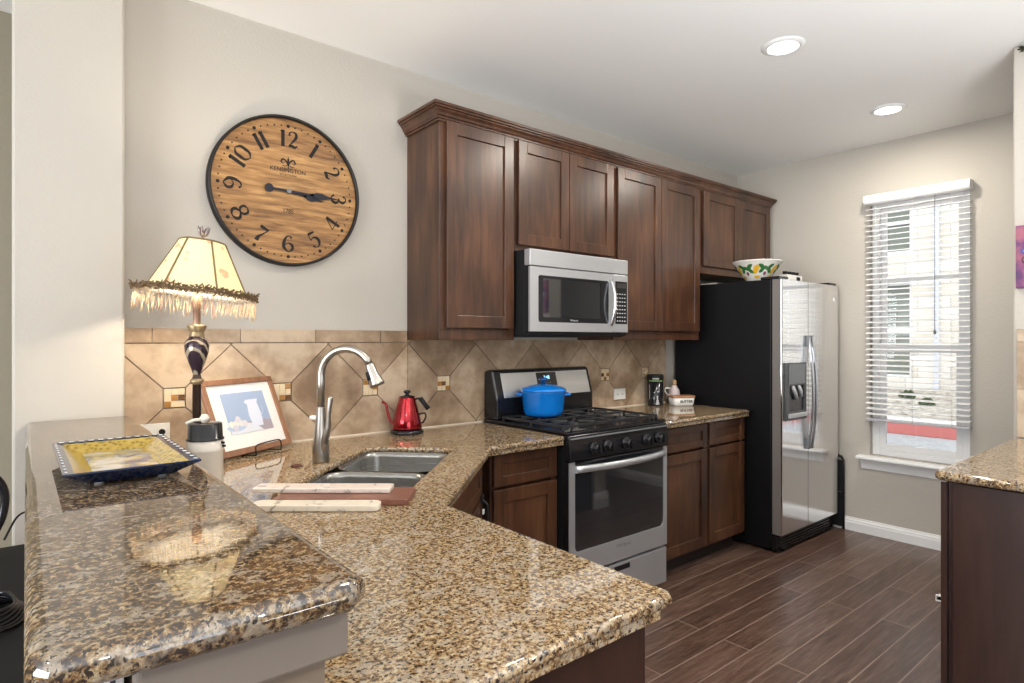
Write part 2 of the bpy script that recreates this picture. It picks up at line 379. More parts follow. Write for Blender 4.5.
spl = struct('trim_2', bm, [M_tile, M_grout]); 
bm = bmesh.new()
for i in range(8):
    cx = xd0 + i * .4215
    if 1.95 < cx < 2.85 and False: continue
    q = .0245 if i < 7 else .012
    if i == 7: box(bm, cx - .035, cx + .035, YB - .0099, YB - .003, zd0 - .035, zd0 + .035, 4)
    box(bm, cx - q * 1.5, cx + q * 1.5, YB - .0105 if i == 7 else YB - .0085, YB - .003, zd0 - q * 1.5, zd0 + q * 1.5, 3)
    for a in range(3):
        for b in range(3):
            mi = (0, 1, 1, 1, 0, 1, 1, 2, 1)[(a * 3 + b + i) % 9]
            box(bm, cx + (a - 1.5) * q + .001, cx + (a - .5) * q - .001, YB - .012, YB - .003, zd0 + (b - 1.5) * q + .001, zd0 + (b - .5) * q - .001, mi)
obj('mosaic_inset', bm, M_mos + [M_caulk, M_tile], spl)
obj('caulk_line', B((.303, 2.0, YB - .013, YB - .002, .914, .921), (2.77, 3.672, YB - .013, YB - .002, .914, .921)), M_caulk, spl)
# tile on the far right partition
bm = bmesh.new(); box(bm, 3.612, 3.6195, 0.02, .690, .916, 1.42, 1)
for r_, (za, zb) in enumerate([(.918, 1.14), (1.143, 1.36), (1.363, 1.418)]):
    y = .688
    while y > .05:
        wd = .3 if r_ < 2 else .2
        box(bm, 3.606, 3.613, max(.03, y - wd + .003), y, za, zb, 0); y -= wd
struct('trim_3', bm, [M_tile, M_grout])

# ------------------------------------------------------------ cabinets
def shaker(bm, x0, x1, yf, z0, z1, st=.060, th=.02, rec=.010):
    """door or drawer front facing -Y, front face at yf"""
    yb = yf + th; yr = yf + rec
    xs = (x0, x0 + st, x1 - st, x1); s2 = min(st, (z1 - z0) * .3); zs = (z0, z0 + s2, z1 - s2, z1)
    box(bm, xs[0], xs[1], yf, yb, z0, z1); box(bm, xs[2], xs[3], yf, yb, z0, z1)
    box(bm, xs[1], xs[2], yf, yb, z0, zs[1]); box(bm, xs[1], xs[2], yf, yb, zs[2], z1)
    box(bm, xs[1] - .002, xs[2] + .002, yr, yb, zs[1] - .002, zs[2] + .002)
def fr(name, root, x0, x1, yf, z0, z1, st=.060, m=None):
    bm = bmesh.new(); shaker(bm, x0, x1, yf, z0, z1, st); return obj(name, bm, m or M_cab, root, .0022)
def carcass(root, x0, x1, y0, y1, z0, z1, holes, m=None, hollow=False):
    """y0 = face frame front, y1 = back"""
    m = m or M_cab
    bm = bmesh.new()
    if hollow:
        box(bm, x0, x0 + .018, y0 + .018, y1, z0, z1); box(bm, x1 - .018, x1, y0 + .018, y1, z0, z1); box(bm, x0, x1, y0 + .018, y1, z0, z0 + .018)
    else: box(bm, x0, x1, y0 + .018, y1, z0, z1)
    obj('carcass', bm, m, root, .001)
    bm = bmesh.new()
    xs = [x0] + [v for h in holes for v in h[:2]] + [x1]
    box(bm, x0, x1, y0, y0 + .018, z0, holes[0][2]); box(bm, x0, x1, y0, y0 + .018, holes[0][3], z1)
    for a, b in zip(xs[0::2], xs[1::2]):
        if b - a > .001: box(bm, a, b, y0, y0 + .018, holes[0][2], holes[0][3])
    obj('face_frame', bm, m, root, .001)
YF = 2.415
def upper(name, label, x0, x1, z0, doors, end=False):
    r = thing(name, label, 'cabinet', ((x0 + x1) / 2, 2.56, z0), group='wall cabinets along the kitchen wall')
    carcass(r, x0, x1, YF, YB - .001, z0, 2.44, [(d[0] + .02, d[1] - .02, z0 + .05, 2.39) for d in doors])
    for d in doors: fr('door', r, d[0], d[1], YF - .0205, d[2], 2.408)
    return r
upper('upper_cabinet', 'dark cherry upper cabinet with one tall door, leftmost of the row, right of the clock', 1.533, 1.990, 1.37, [(1.565, 1.973, 1.428)])
upper('upper_cabinet', 'short two-door dark cherry wall cabinet directly above the microwave', 1.992, 2.758, 1.835, [(2.007, 2.372, 1.865), (2.376, 2.744, 1.865)])
upper('upper_cabinet', 'tall two-door dark cherry wall cabinet between microwave and refrigerator', 2.760, 3.648, 1.37, [(2.783, 3.202, 1.428), (3.207, 3.630, 1.428)])
upper('upper_cabinet', 'short two-door dark cherry wall cabinet above the refrigerator with painted bowl below', 3.650, 4.605, 1.835, [(3.680, 4.142, 1.885), (4.147, 4.590, 1.885)])
# crown along the whole run, returning on the left end
prof = [(0, 2.40), (.010, 2.40), (.010, 2.411), (.018, 2.411), (.018, 2.418), (.026, 2.424), (.030, 2.434), (.041, 2.445), (.041, 2.450), (.052, 2.452), (.052, 2.461), (.060, 2.461), (.060, 2.474), (0, 2.474)]
bm = bmesh.new()
path = [((1.532, YB - .002), (-1, 0)), ((1.532, YF - .001), (-1, -1)), ((4.606, YF - .001), (1, -1)), ((4.606, YB - .002), (1, 0))]
rings = []
for (px, py), (nx, ny) in path:
    k = .35 if nx == 1 else .93
    rings.append([bm.verts.new((px + nx * a * k, py + ny * a * .93, z)) for a, z in prof])
for A, Bq in zip(rings, rings[1:]):
    for i in range(len(prof)): j = (i + 1) % len(prof); bm.faces.new((A[i], A[j], Bq[j], Bq[i]))
bm.faces.new(rings[0]); bm.faces.new(rings[-1])
cr = obj('crown_moulding', bm, M_cab); setorigin(cr, (3.0, 2.5, 2.40)); tag(cr, 'long stepped dark cherry crown moulding running along the tops of the wall cabinets', 'moulding')

# base cabinets facing -Y
def basecab(label, x0, x1, fronts, yf=2.12, z1=.872):
    r = thing('base_cabinet', label, 'cabinet', ((x0 + x1) / 2, 2.4, 0), group='base cabinets along the kitchen wall')
    carcass(r, x0, x1, yf, YB - .02, .10, z1, [(f[0] + .02, f[1] - .02, .14, z1 - .03) for f in fronts])
    for f in fronts:
        fr('drawer', r, f[0], f[1], yf - .0205, .722, .862, .05); fr('door', r, f[0], f[1], yf - .0205, .118, .706)
    obj('toe_kick', B((x0, x1, yf + .07, yf + .09, 0, .10)), M_kick, r)
    return r
basecab('dark cherry base cabinet with one drawer and door, left of the range', 1.605, 2.003, [(1.615, 1.992)], yf=2.115)
basecab('dark cherry base cabinet with two drawers and two doors, between range and refrigerator', 2.772, 3.70, [(2.792, 3.262), (3.286, 3.688)])
# diagonal sink base: local frame, x along (1,1), facing (1,-1)
sq = math.sqrt(.5)
def diag(s, t, z=0): return (sq * (s + t), sq * (s - t), z)
r = thing('sink_cabinet', 'dark cherry corner cabinet set diagonally under the sink, strapped shut', 'cabinet', diag(2.10, -.395), PI / 4, local=True)
carcass(r, -.42, .42, 0, .5, .10, .872, [(-.38, -.01, .14, .84), (.01, .38, .14, .84)], hollow=True)
fr('false_drawer', r, -.405, .405, -.0205, .722, .862, .05)
fr('door', r, -.405, -.003, -.0205, .118, .706); fr('door', r, .003, .405, -.0205, .118, .706)
obj('toe_kick', B((-.42, .42, .07, .09, 0, .10)), M_kick, r)
bm = bmesh.new(); tube(bm, [(.355, -.026, .715), (.37, -.045, .69), (.36, -.05, .64), (.375, -.04, .60), (.37, -.027, .58)], .006, 8); box(bm, .35, .385, -.03, -.021, .70, .73)
lk = obj('child_lock', bm, M_blkm, r); bm = B((.352, .372, -.034, -.028, .655, .672)); obj('lock_button', bm, M_pl, lk)
# peninsula base, doors towards the kitchen, end panel towards the camera
r = thing('peninsula_cabinet', 'dark wood base cabinet with plain end panel under the nearest granite counter end', 'cabinet', (.58, 1.0, 0))
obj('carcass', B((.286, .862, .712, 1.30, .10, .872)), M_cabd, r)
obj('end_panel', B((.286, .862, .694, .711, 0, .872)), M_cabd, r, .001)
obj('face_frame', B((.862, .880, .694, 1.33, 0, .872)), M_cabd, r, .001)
for ya, yb_ in ((.72, 1.015), (1.02, 1.31)):
    bm = bmesh.new(); shaker(bm, -yb_, -ya, 0, .118, .706)
    bm.transform(Matrix.Translation((.901, 0, 0)) @ Matrix.Rotation(-PI / 2, 4, 'Z') @ Matrix.Diagonal((1, -1, 1, 1)))
    bm.transform(Matrix.Identity(4)); bm.free()
    obj('door', B((.881, .90, ya, yb_, .118, .706)), M_cab, r, .002); obj('drawer', B((.881, .90, ya, yb_, .722, .862)), M_cab, r, .002)
# right side cabinet
r = thing('side_cabinet', 'dark wood cabinet with plain end panel at the right edge of the picture', 'cabinet', (3.0, .35, 0))
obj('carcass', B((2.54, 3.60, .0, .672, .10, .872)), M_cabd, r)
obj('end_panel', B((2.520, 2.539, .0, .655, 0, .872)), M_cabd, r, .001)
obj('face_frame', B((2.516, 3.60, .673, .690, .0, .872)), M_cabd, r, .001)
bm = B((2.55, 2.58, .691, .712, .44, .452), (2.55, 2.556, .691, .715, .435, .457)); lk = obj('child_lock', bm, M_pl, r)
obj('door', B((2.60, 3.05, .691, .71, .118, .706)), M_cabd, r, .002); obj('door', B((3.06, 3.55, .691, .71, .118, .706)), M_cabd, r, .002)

# ------------------------------------------------------------ countertops
a1 = diag(2.54, -.355); 
hole = rrect(1.70, 2.508, -.872, -.498, .07)
holew = [diag(s, t)[:2] for s, t in hole]
fr_ = [(.286, .655), (.905, .655), (.922, .672), (.922, 1.41), (1.562, 2.05), (1.995, 2.05), (2.003, 2.058), (2.003, YB - .002), (.304, YB - .002), (.304, 2.598), (.286, 2.598)]
low = [(.29, .663), (.885, .664), (.908, .69), (.908, 1.415), (1.559, 2.058), (1.999, 2.058), (1.999, 2.10), (1.52, 2.10), (.88, 1.45), (.88, .72), (.29, .72)]
ct = plate('kitchen_countertop', [fr_, holew[::-1]], .892, .914, .0085, M_gran, lower=[(low, .8735, .8935)])
setorigin(ct, (.6, 1.6, .8735)); tag(ct, 'speckled tan granite countertop wrapping the corner with sink cut-out, stopping at the range', 'countertop')
ct = plate('range_side_countertop', [[(2.771, 2.062), (3.682, 2.062), (3.70, 2.08), (3.70, YB - .002), (2.771, YB - .002)]], .892, .914, .0085, M_gran, lower=[([(2.775, 2.07), (3.69, 2.07), (3.69, 2.14), (2.775, 2.14)], .8735, .8935)])
setorigin(ct, (3.2, 2.4, .8735)); tag(ct, 'short tan granite countertop between range and refrigerator, holding canister and butter dish', 'countertop')
ct = plate('bar_top', [[(.004, .668), (.026, .645), (.295, .640), (.318, .662), (.318, 2.598), (.020, 2.598)]], 1.059, 1.095, .0165, M_granb)
setorigin(ct, (.16, 1.6, 1.059)); tag(ct, 'raised glossy granite bar top in the left foreground with the blue tray on it', 'countertop')
ct = plate('side_countertop', [[(2.475, -.02), (2.475, .685), (2.49, .70), (3.60, .70), (3.619, .69), (3.604, .69), (3.604, -.02)][:4] + [(3.604, .70), (3.604, -.02)]], .882, .914, .014, M_gran)
setorigin(ct, (3.0, .35, .882)); tag(ct, 'granite countertop at the right edge, below the window, against the partition', 'countertop')

# ------------------------------------------------------------ sink and faucet
r = thing('sink', 'stainless steel double bowl undermount sink set diagonally in the corner counter', 'sink', diag(2.10, -.685, .70), PI / 4, local=True)
def bowl(x0, x1, y0, y1, d, rr):
    bm = bmesh.new(); loops = []
    for z, ins in ((0, 0), (-.02, .002), (-d + .03, .012), (-d + .008, .022), (-d, .04)):
        loops.append([bm.verts.new((p[0], p[1], .214 - .020 + z)) for p in rrect(x0 + ins, x1 - ins, y0 + ins, y1 - ins, max(rr - ins * .3, .02))])
    for A, Bq in zip(loops, loops[1:]):
        for i in range(len(A)): j = (i + 1) % len(A); f = bm.faces.new((A[i], A[j], Bq[j], Bq[i])); f.smooth = True
    bm.faces.new(loops[-1])
    # flange
    o = [bm.verts.new((p[0], p[1], .194)) for p in rrect(x0 - .006, x1 + .006, y0 - .006, y1 + .006, rr + .004)]
    for i in range(len(o)): j = (i + 1) % len(o); bm.faces.new((loops[0][i], loops[0][j], o[j], o[i]))
    return bm
# local x = s, local y = -t
b1 = obj('bowl', bowl(-.39, .008, -.182, .182, .19, .07), M_sink, r); b2 = obj('bowl', bowl(.032, .398, -.182, .182, .19, .07), M_sink, r)
for b_, cx in ((b1, -.19), (b2, .215)):
    md = b_.modifiers.new('solid', 'SOLIDIFY'); md.thickness = .0015; md.offset = 0
    bm = bmesh.new(); lathe(bm, [(0, .008), (.03, .008), (.04, .010), (.045, .006)], (cx, 0, 0), 24); obj('drain', bm, M_nick, b_)
fx = diag(2.175, -.935, .9145)
r = thing('faucet', 'brushed nickel gooseneck pull-down faucet standing behind the sink', 'faucet', fx, -PI / 4, local=True)   # local x points to the sink
bm = bmesh.new(); lathe(bm, [(0, 0), (.031, 0), (.032, .01), (.031, .05), (.026, .10), (.0185, .16), (.0155, .20), (.0155, .205), (0, .205)], (0, 0, 0), 28); obj('body', bm, M_nick, r)
pts = [(0, 0, .20), (0, 0, .30)] + [(.098 - .098 * math.cos(a), 0, .325 + .098 * math.sin(a)) for a in [math.radians(k) for k in range(0, 150, 8)]]
pe = Vector(pts[-1]); dr = Vector((.42, 0, -1)).normalized(); pts += [tuple(pe + dr * .02)]
bm = bmesh.new(); tube(bm, pts, .0145, 16); obj('spout', bm, M_nick, r)
h0 = pe + dr * .02
bm = bmesh.new(); tube(bm, [h0, h0 + dr * .002, h0 + dr * .05, h0 + dr * .075, h0 + dr * .085], [.0165, .017, .0215, .028, .027], 18); sp = obj('spray_head', bm, M_nick, r)
bm = bmesh.new(); tube(bm, [h0 + dr * .03 + Vector((-.014, -.012, 0)), h0 + dr * .062 + Vector((-.016, -.016, 0))], .008, 8); obj('spray_button', bm, M_blkm, sp)
bm = bmesh.new(); tube(bm, [(.012, -.010, .03), (.022, -.012, .09), (.034, -.014, .13), (.036, -.014, .18), (.042, -.014, .235), (.046, -.014, .245)], [.016, .020, .015, .010, .014, .009], 14, flat=.7); obj('lever', bm, M_nick, r)
bm = bmesh.new(); tube(bm, [(-.012, 0, .165), (-.034, 0, .165), (-.042, 0, .165)], [.008, .009, .006], 12); obj('side_button', bm, M_pl, r)
bm = bmesh.new(); lathe(bm, [(0, 0), (.021, 0), (.021, .004), (.016, .007), (0, .007)], tuple(Vector(diag(2.09, -.99, .9145))), 20)
o = obj('sink_hole_cover', bm, mat('bronze', (.12, .04, .03), .3, .7)); setorigin(o, diag(2.09, -.99, .9145)); tag(o, 'small round bronze disc on the counter left of the faucet base', 'cap')

# ------------------------------------------------------------ range
RX0, RX1, RY = 2.008, 2.766, 2.03
r = thing('gas_range', 'stainless and black gas range with five knobs and the blue pot on top', 'range', (2.387, 2.36, 0))
obj('body', B((RX0 + .003, RX1 - .003, 2.075, 2.70, .03, .915)), M_blkm, r, .003)
bm = bmesh.new(); prism(bm, [(2.045, .918), (2.70, .918), (2.70, .933), (2.055, .933), (2.038, .928), (2.038, .918)], RX0, RX1, 'yz'); obj('cooktop', bm, M_blk, r, .003)
bm = bmesh.new(); prism(bm, [(2.036, .915), (2.075, .915), (2.075, .795), (2.022, .795), (2.022, .84), (2.030, .90)], RX0, RX1, 'yz'); cp = obj('control_panel', bm, M_blk, r, .004)
obj('panel_trim', B((RX0 + .01, RX1 - .01, 2.021, 2.034, .898, .903)), M_grey, cp)
for x_ in (2.165, 2.262, 2.402, 2.566, 2.668):
    bm = bmesh.new(); tube(bm, [(x_, 2.022, .846), (x_, 2.010, .846), (x_, 2.008, .846), (x_, 1.984, .846), (x_, 1.980, .846)], [.030, .030, .024, .021, .017], 20); box(bm, x_ - .0055, x_ + .0055, 1.972, 2.0, .823, .869); obj('knob', bm, M_blk, r, .002)
# door
bm = bmesh.new(); z0, z1 = .250, .788
prism(bm, rrect(RX0 + .003, RX1 - .003, z0, z1, .008), 2.037, 2.074, 'xz'); dd = obj('oven_door', bm, M_blk, r)
def frame_with_window(x0, x1, z0, z1, wx0, wx1, wz0, wz1, rr, y0, y1):
    bm = bmesh.new(); out = []; inn = rrect(wx0, wx1, wz0, wz1, rr, 6)
    n = 7
    cs = [(x1, z1), (x0, z1), (x0, z0), (x1, z0)]
    A = [bm.verts.new((p[0], y0, p[1])) for p in inn]; A2 = [bm.verts.new((p[0], y1, p[1])) for p in inn]
    O = [bm.verts.new((p[0], y0, p[1])) for p in cs]; O2 = [bm.verts.new((p[0], y1, p[1])) for p in cs]
    for q in range(4):
        seg = A[q * n:(q + 1) * n]; sg2 = A2[q * n:(q + 1) * n]
        for i in range(n - 1): bm.faces.new((O[q], seg[i], seg[i + 1])); bm.faces.new((O2[q], sg2[i + 1], sg2[i]))
        nq = (q + 1) % 4; bm.faces.new((O[q], seg[-1], A[(nq * n)], O[nq])); bm.faces.new((O2[q], O2[nq], A2[nq * n], sg2[-1]))
        bm.faces.new((O[q], O[nq], O2[nq], O2[q]))
    for i in range(len(A)): j = (i + 1) % len(A); bm.faces.new((A[i], A2[i], A2[j], A[j]))
    return bm
bm = bmesh.new()
xs0, xs1 = RX0 + .003, RX1 - .003
prism(bm, [(xs0, z0), (xs1, z0), (xs1, z1), (xs1 - .030, z1), (xs1 - .030, .40), (xs1 - .034, .375), (xs1 - .05, .358), (xs0 + .06, .358), (xs0 + .046, .365), (xs0 + .038, .38), (xs0 + .038, z1), (xs0, z1)], 2.030, 2.0365, 'xz'); obj('door_trim', bm, M_steel, dd, .001)
obj('window', B((xs0 + .075, xs1 - .075, 2.034, 2.0368, .40, .70)), M_glassb, dd)
obj('glass', B((xs0 + .037, xs1 - .029, 2.0345, 2.0362, .357, .786)), M_glassb, dd)
hp = [(xs0 + .038 + (xs1 - xs0 - .068) * k / 16, 2.022 - .038 * math.sin(PI * k / 16), .752 - .0 * math.sin(PI * k / 16)) for k in range(17)]
bm = bmesh.new()
A = []
for p in hp: A.append([bm.verts.new((p[0], p[1] + dy, p[2] + dz)) for dy, dz in ((.012, -.017), (-.002, -.015), (-.006, 0), (-.002, .015), (.012, .017))])
for a_, b_ in zip(A, A[1:]):
    for i in range(5): j = (i + 1) % 5; f = bm.faces.new((a_[i], a_[j], b_[j], b_[i])); f.smooth = i < 4
bm.faces.new(A[0]); bm.faces.new(A[-1]); obj('handle', bm, M_steel, dd)
text('logo', 'Whirlpool', .026, M_grey, dd, faceY(2.40, 2.0295, .325))
dw = obj('drawer', B((xs0, xs1, 2.032, 2.074, .042, .236)), M_steel, r, .006)
obj('drawer_pull', B((2.33, 2.45, 2.030, 2.0335, .196, .222)), M_blk, dw, .001)
for x_ in (RX0 + .05, RX1 - .05):
    for y_ in (2.12, 2.62):
        bm = bmesh.new(); lathe(bm, [(0, 0), (.018, 0), (.018, .01), (.01, .03), (0, .03)], (x_, y_, 0), 12); obj('leg', bm, M_blkm, r)
# backguard
bm = bmesh.new(); prism(bm, [(2.585, .933), (2.70, .933), (2.70, 1.195), (2.665, 1.205), (2.640, 1.205), (2.628, 1.195), (2.585, 1.045)], RX0, RX1, 'yz'); bg = obj('backguard', bm, M_blk, r, .010)
def slab_on_slope(x0, x1, t0, t1, h):   # plates lying on the backguard's sloped face
    y0_, z0_ = 2.585, 1.045; y1_, z1_ = 2.628, 1.195
    n_ = Vector((0, -(z1_ - z0_), (y1_ - y0_))).normalized()
    bm = bmesh.new(); q = []
    for t in (t0, t1):
        for x_ in (x0, x1): q.append(Vector((x_, y0_ + (y1_ - y0_) * t, z0_ + (z1_ - z0_) * t)))
    vs = [bm.verts.new(p - n_ * .001) for p in q] + [bm.verts.new(p + n_ * h) for p in q]
    for f in [(0, 2, 3, 1), (4, 5, 7, 6), (0, 1, 5, 4), (2, 6, 7, 3), (0, 4, 6, 2), (1, 3, 7, 5)]: bm.faces.new([vs[i] for i in f])
    return bm
obj('backguard_panel', slab_on_slope(RX0 + .055, RX1 - .025, .04, .93, .003), steel('light_steel', (.74, .73, .70), .32), bg, .001)
ds = obj('display', slab_on_slope(2.318, 2.475, .38, .90, .005), M_glassb, bg, .001)
sl = math.atan2(.043, .15)
def slope_mat(x_, t, h=.0056): 
    n_ = Vector((0, -.15, .043)).normalized(); p = Vector((x_, 2.585 + .043 * t, 1.045 + .15 * t)) + n_ * h
    return Matrix.Translation(p) @ Matrix.Rotation(PI / 2 - sl, 4, 'X')
M_led = emis('led', (.35, .75, 1), 1.4)
text('clock_digits', '2:48', .030, M_led, ds, slope_mat(2.398, .70), sx=.9)
text('button_marks', '- + = - +', .016, M_lgrey, ds, slope_mat(2.398, .50))
# burners and grates
for gx0, gx1 in ((RX0 + .02, RX0 + .372), (RX1 - .372, RX1 - .02)):
    bm = bmesh.new(); zt = .958; zb = .946; w_ = .0055
    for x_ in (gx0, gx1): box(bm, x_ - w_, x_ + w_, 2.085, 2.555, zb, zt)
    for y_ in (2.085, 2.32, 2.555): box(bm, gx0, gx1, y_ - w_, y_ + w_, zb, zt)
    cx = (gx0 + gx1) / 2
    for y_ in (2.20, 2.44):
        for a in range(4):
            an = PI / 4 + a * PI / 2; tube(bm, [(cx + .03 * math.cos(an), y_ + .03 * math.sin(an), .953), (cx + .12 * math.cos(an), y_ + .10 * math.sin(an), .953)], .0055, 6)
        box(bm, gx0, cx - .035, y_ - w_, y_ + w_, zb, zt); box(bm, cx + .035, gx1, y_ - w_, y_ + w_, zb, zt)
    for x_ in (gx0, gx1):
        for y_ in (2.09, 2.32, 2.55): box(bm, x_ - .006, x_ + .006, y_ - .006, y_ + .006, .933, zb)
    obj('grate', bm, M_iron, r, .0015)
    for y_ in (2.20, 2.44):
        bm = bmesh.new(); lathe(bm, [(0, .933), (.045, .933), (.045, .937), (.034, .940), (.034, .944), (.030, .947), (0, .947)], (cx, y_, 0), 24); obj('burner', bm, M_iron, r)

# blue pot
px, py = 2.222, 2.445; zg = .9585
r = thing('dutch_oven', 'bright blue enamelled pot with lid on the left rear burner of the range', 'pot', (px, py, zg))
bm = bmesh.new(); lathe(bm, [(0, 0), (.085, 0), (.104, .008), (.110, .03), (.120, .128), (.124, .134), (.118, .134), (.110, .12), (.10, .03), (0, .02)], (px, py, zg), 40); pt = obj('pot_body', bm, M_blue, r)
for sgn in (-1, 1):
    dx, dy = .774 * sgn, -.633 * sgn; tx, ty = .633, .774
    bm = bmesh.new(); tube(bm, [(px + dx * .115 + tx * k, py + dy * .115 + ty * k, zg + .115) if e else (px + dx * (.142) + tx * k, py + dy * .142 + ty * k, zg + .118) for k, e in ((-.035, 1), (-.025, 0), (0, 0), (.025, 0), (.035, 1))], .0075, 8); obj('handle', bm, M_blue, r)
bm = bmesh.new(); lathe(bm, [(.100, .1345), (.126, .1345), (.127, .142), (.118, .150), (.08, .163), (.03, .172), (0, .173)], (px, py, zg), 40); ld = obj('lid', bm, M_blue, r)
bm = bmesh.new(); lathe(bm, [(0, .170), (.012, .172), (.012, .186), (.024, .192), (.025, .200), (.018, .205), (0, .206)], (px, py, zg), 20); obj('lid_knob', bm, mat('navy_knob', (.004, .05, .17), .2), ld)

# ------------------------------------------------------------ microwave
r = thing('microwave', 'stainless over-the-range microwave with black window and keypad', 'microwave', (2.365, 2.5, 1.39))
mx0, mx1, my = 1.995, 2.751, 2.295
obj('body', B((mx0, mx1, my + .045, YB - .02, 1.40, 1.832)), M_blkm, r, .002)
bm = bmesh.new(); prism(bm, [(my + .01, 1.41), (YB - .03, 1.41), (YB - .05, 1.385), (my + .05, 1.385), (my + .012, 1.40)], mx0 + .003, mx1 - .003, 'yz'); obj('underside', bm, M_blkm, r)
obj('vent_panel', B((mx0, mx1, my, my + .044, 1.749, 1.832)), M_steel, r, .003)
dx1 = 2.620
bm = frame_with_window(mx0, dx1, 1.414, 1.744, 2.052, 2.585, 1.462, 1.702, .012, my, my + .012); dd = obj('door', bm, M_steel, r)
obj('door_side', B((mx0, dx1, my + .0125, my + .044, 1.414, 1.744)), M_blkm, dd)
obj('window', B((2.05, 2.587, my + .004, my + .0125, 1.46, 1.704)), M_glassb, dd)
bm = frame_with_window(2.050, 2.588, 1.460, 1.704, 2.085, 2.52, 1.488, 1.688, .01, my + .001, my + .004); obj('window_border', bm, M_blk, dd)
hp = [(2.600, my - .006 - .030 * math.sin(PI * k / 12), 1.452 + .258 * k / 12) for k in range(13)]
bm = bmesh.new(); tube(bm, hp, .0105, 12); obj('handle', bm, M_chrome, dd)
text('logo', 'Whirlpool', .014, M_lgrey, dd, faceY(2.31, my + .0005, 1.474))
kp = obj('control_panel', B((dx1 + .003, mx1, my, my + .044, 1.414, 1.744)), M_steel, r, .003)
obj('keypad', B((2.640, 2.742, my - .0015, my + .001, 1.462, 1.706)), M_blk, kp, .001)
obj('display', B((2.650, 2.732, my - .0022, my - .001, 1.668, 1.696)), M_glassb, kp)
bm = bmesh.new()
for i in range(4):
    for j in range(8): box(bm, 2.652 + i * .021, 2.652 + i * .021 + .012, my - .002, my - .0012, 1.476 + j * .022, 1.476 + j * .022 + .006)
obj('key_marks', bm, M_lgrey, kp)

# ------------------------------------------------------------ refrigerator
FX0, FX1, FY = 3.757, 4.598, 1.885
r = thing('refrigerator', 'side-by-side refrigerator with black side, steel doors and ice dispenser', 'refrigerator', (4.18, 2.3, 0))
obj('case', B((FX0, FX1, 1.955, 2.69, .02, 1.762)), M_fr, r, .006)
def fdoor(x0, x1, flip):
    n = 60; ins = []
    for k in range(n + 1):
        t = k / n; x_ = x0 + (x1 - x0) * t; u = (1 - t) if flip else t     # rounded on the outer edge
        y_ = FY + .007 * max(0, 1 - u / .03) ** 2
        ins.append((x_, y_))
    bm = bmesh.new(); prism(bm, ins + [(x1, FY + .062), (x0, FY + .062)], .122, 1.760)
    bm.normal_update()
    for f in bm.faces:
        if abs(f.normal.x) > .8 or abs(f.normal.z) > .8: f.material_index = 1
    return bm
d1 = obj('freezer_door', fdoor(FX0, 4.118, False), [M_steelf, M_dside], r, .0015); d2 = obj('fridge_door', fdoor(4.124, FX1, True), [M_steelf, M_dside], r, .0015)
obj('gasket', B((FX0 + .008, FX1 - .008, 1.9475, 1.9545, .13, 1.75)), M_blkm, r)
for nm, x_, dr_ in (('handle', 4.100, d1), ('handle', 4.146, d2)):
    bm = bmesh.new(); A = []
    for k in range(25):
        t = k / 24; z_ = .648 + .745 * t; y_ = FY - .014 - .030 * math.sin(PI * t) ** .9
        A.append([bm.verts.new((x_ + a, y_ + b, z_)) for a, b in ((-.009, .007), (-.009, -.003), (-.005, -.007), (.005, -.007), (.009, -.003), (.009, .007))])
    for a_, b_ in zip(A, A[1:]):
        for i in range(6): j = (i + 1) % 6; f = bm.faces.new((a_[i], a_[j], b_[j], b_[i])); f.smooth = False
    bm.faces.new(A[0]); bm.faces.new(A[-1]); h = obj(nm, bm, M_handle, dr_)
    for za in (.640, 1.325): obj('handle_mount', B((x_ - .012, x_ + .012, FY - .020, FY - .0005, za, za + .075)), M_grey, h, .003)
# dispenser
bm = frame_with_window(3.790, 4.072, .850, 1.222, 3.835, 4.040, .905, 1.075, .01, FY - .012, FY - .0005); ds = obj('dispenser', bm, mat('dispenser_grey', (.055, .058, .062), .3), d1, .002)
obj('cavity', B((3.832, 4.043, FY - .004, FY - .0008, .902, 1.078)), M_blk, ds)
obj('dispenser_panel', B((3.825, 4.05, FY - .016, FY - .0125, 1.085, 1.212)), M_grey, ds, .002)
obj('dispenser_tray', B((3.815, 4.06, FY - .03, FY - .0125, .868, .895)), M_lgrey, ds, .003)
bm = bmesh.new(); tube(bm, [(3.88, FY - .012, 1.07), (3.90, FY - .02, 1.03), (3.93, FY - .016, .985)], .010, 8); tube(bm, [(3.96, FY - .012, 1.07), (3.975, FY - .02, 1.04), (3.99, FY - .016, 1.0)], .010, 8); obj('paddle', bm, M_lgrey, ds)
bm = bmesh.new(); prism(bm, circ(4.52, 1.66, .012), FY - .002, FY + .004, 'xz'); obj('badge', bm, M_white, d2)
bm = bmesh.new(); box(bm, FX0 + .01, FX1 - .01, 1.925, 1.954, .012, .115)
for k in range(5): box(bm, FX0 + .03, FX1 - .03, 1.912, 1.926, .022 + k * .018, .031 + k * .018)
gr = obj('base_grille', bm, M_blk, r, .001)
for x_ in (FX0 + .09, FX1 - .09): bm = bmesh.new(); tube(bm, [(x_ - .02, 1.93, .021), (x_ + .02, 1.93, .021)], .021, 14); obj('roller', bm, M_blkm, gr)
for x0_, x1_ in ((FX0 + .005, FX0 + .12), (FX1 - .12, FX1 - .005)):
    obj('hinge_cover', B((x0_, x1_, 1.90, 2.03, 1.7625, 1.780)), M_blk, r, .004)

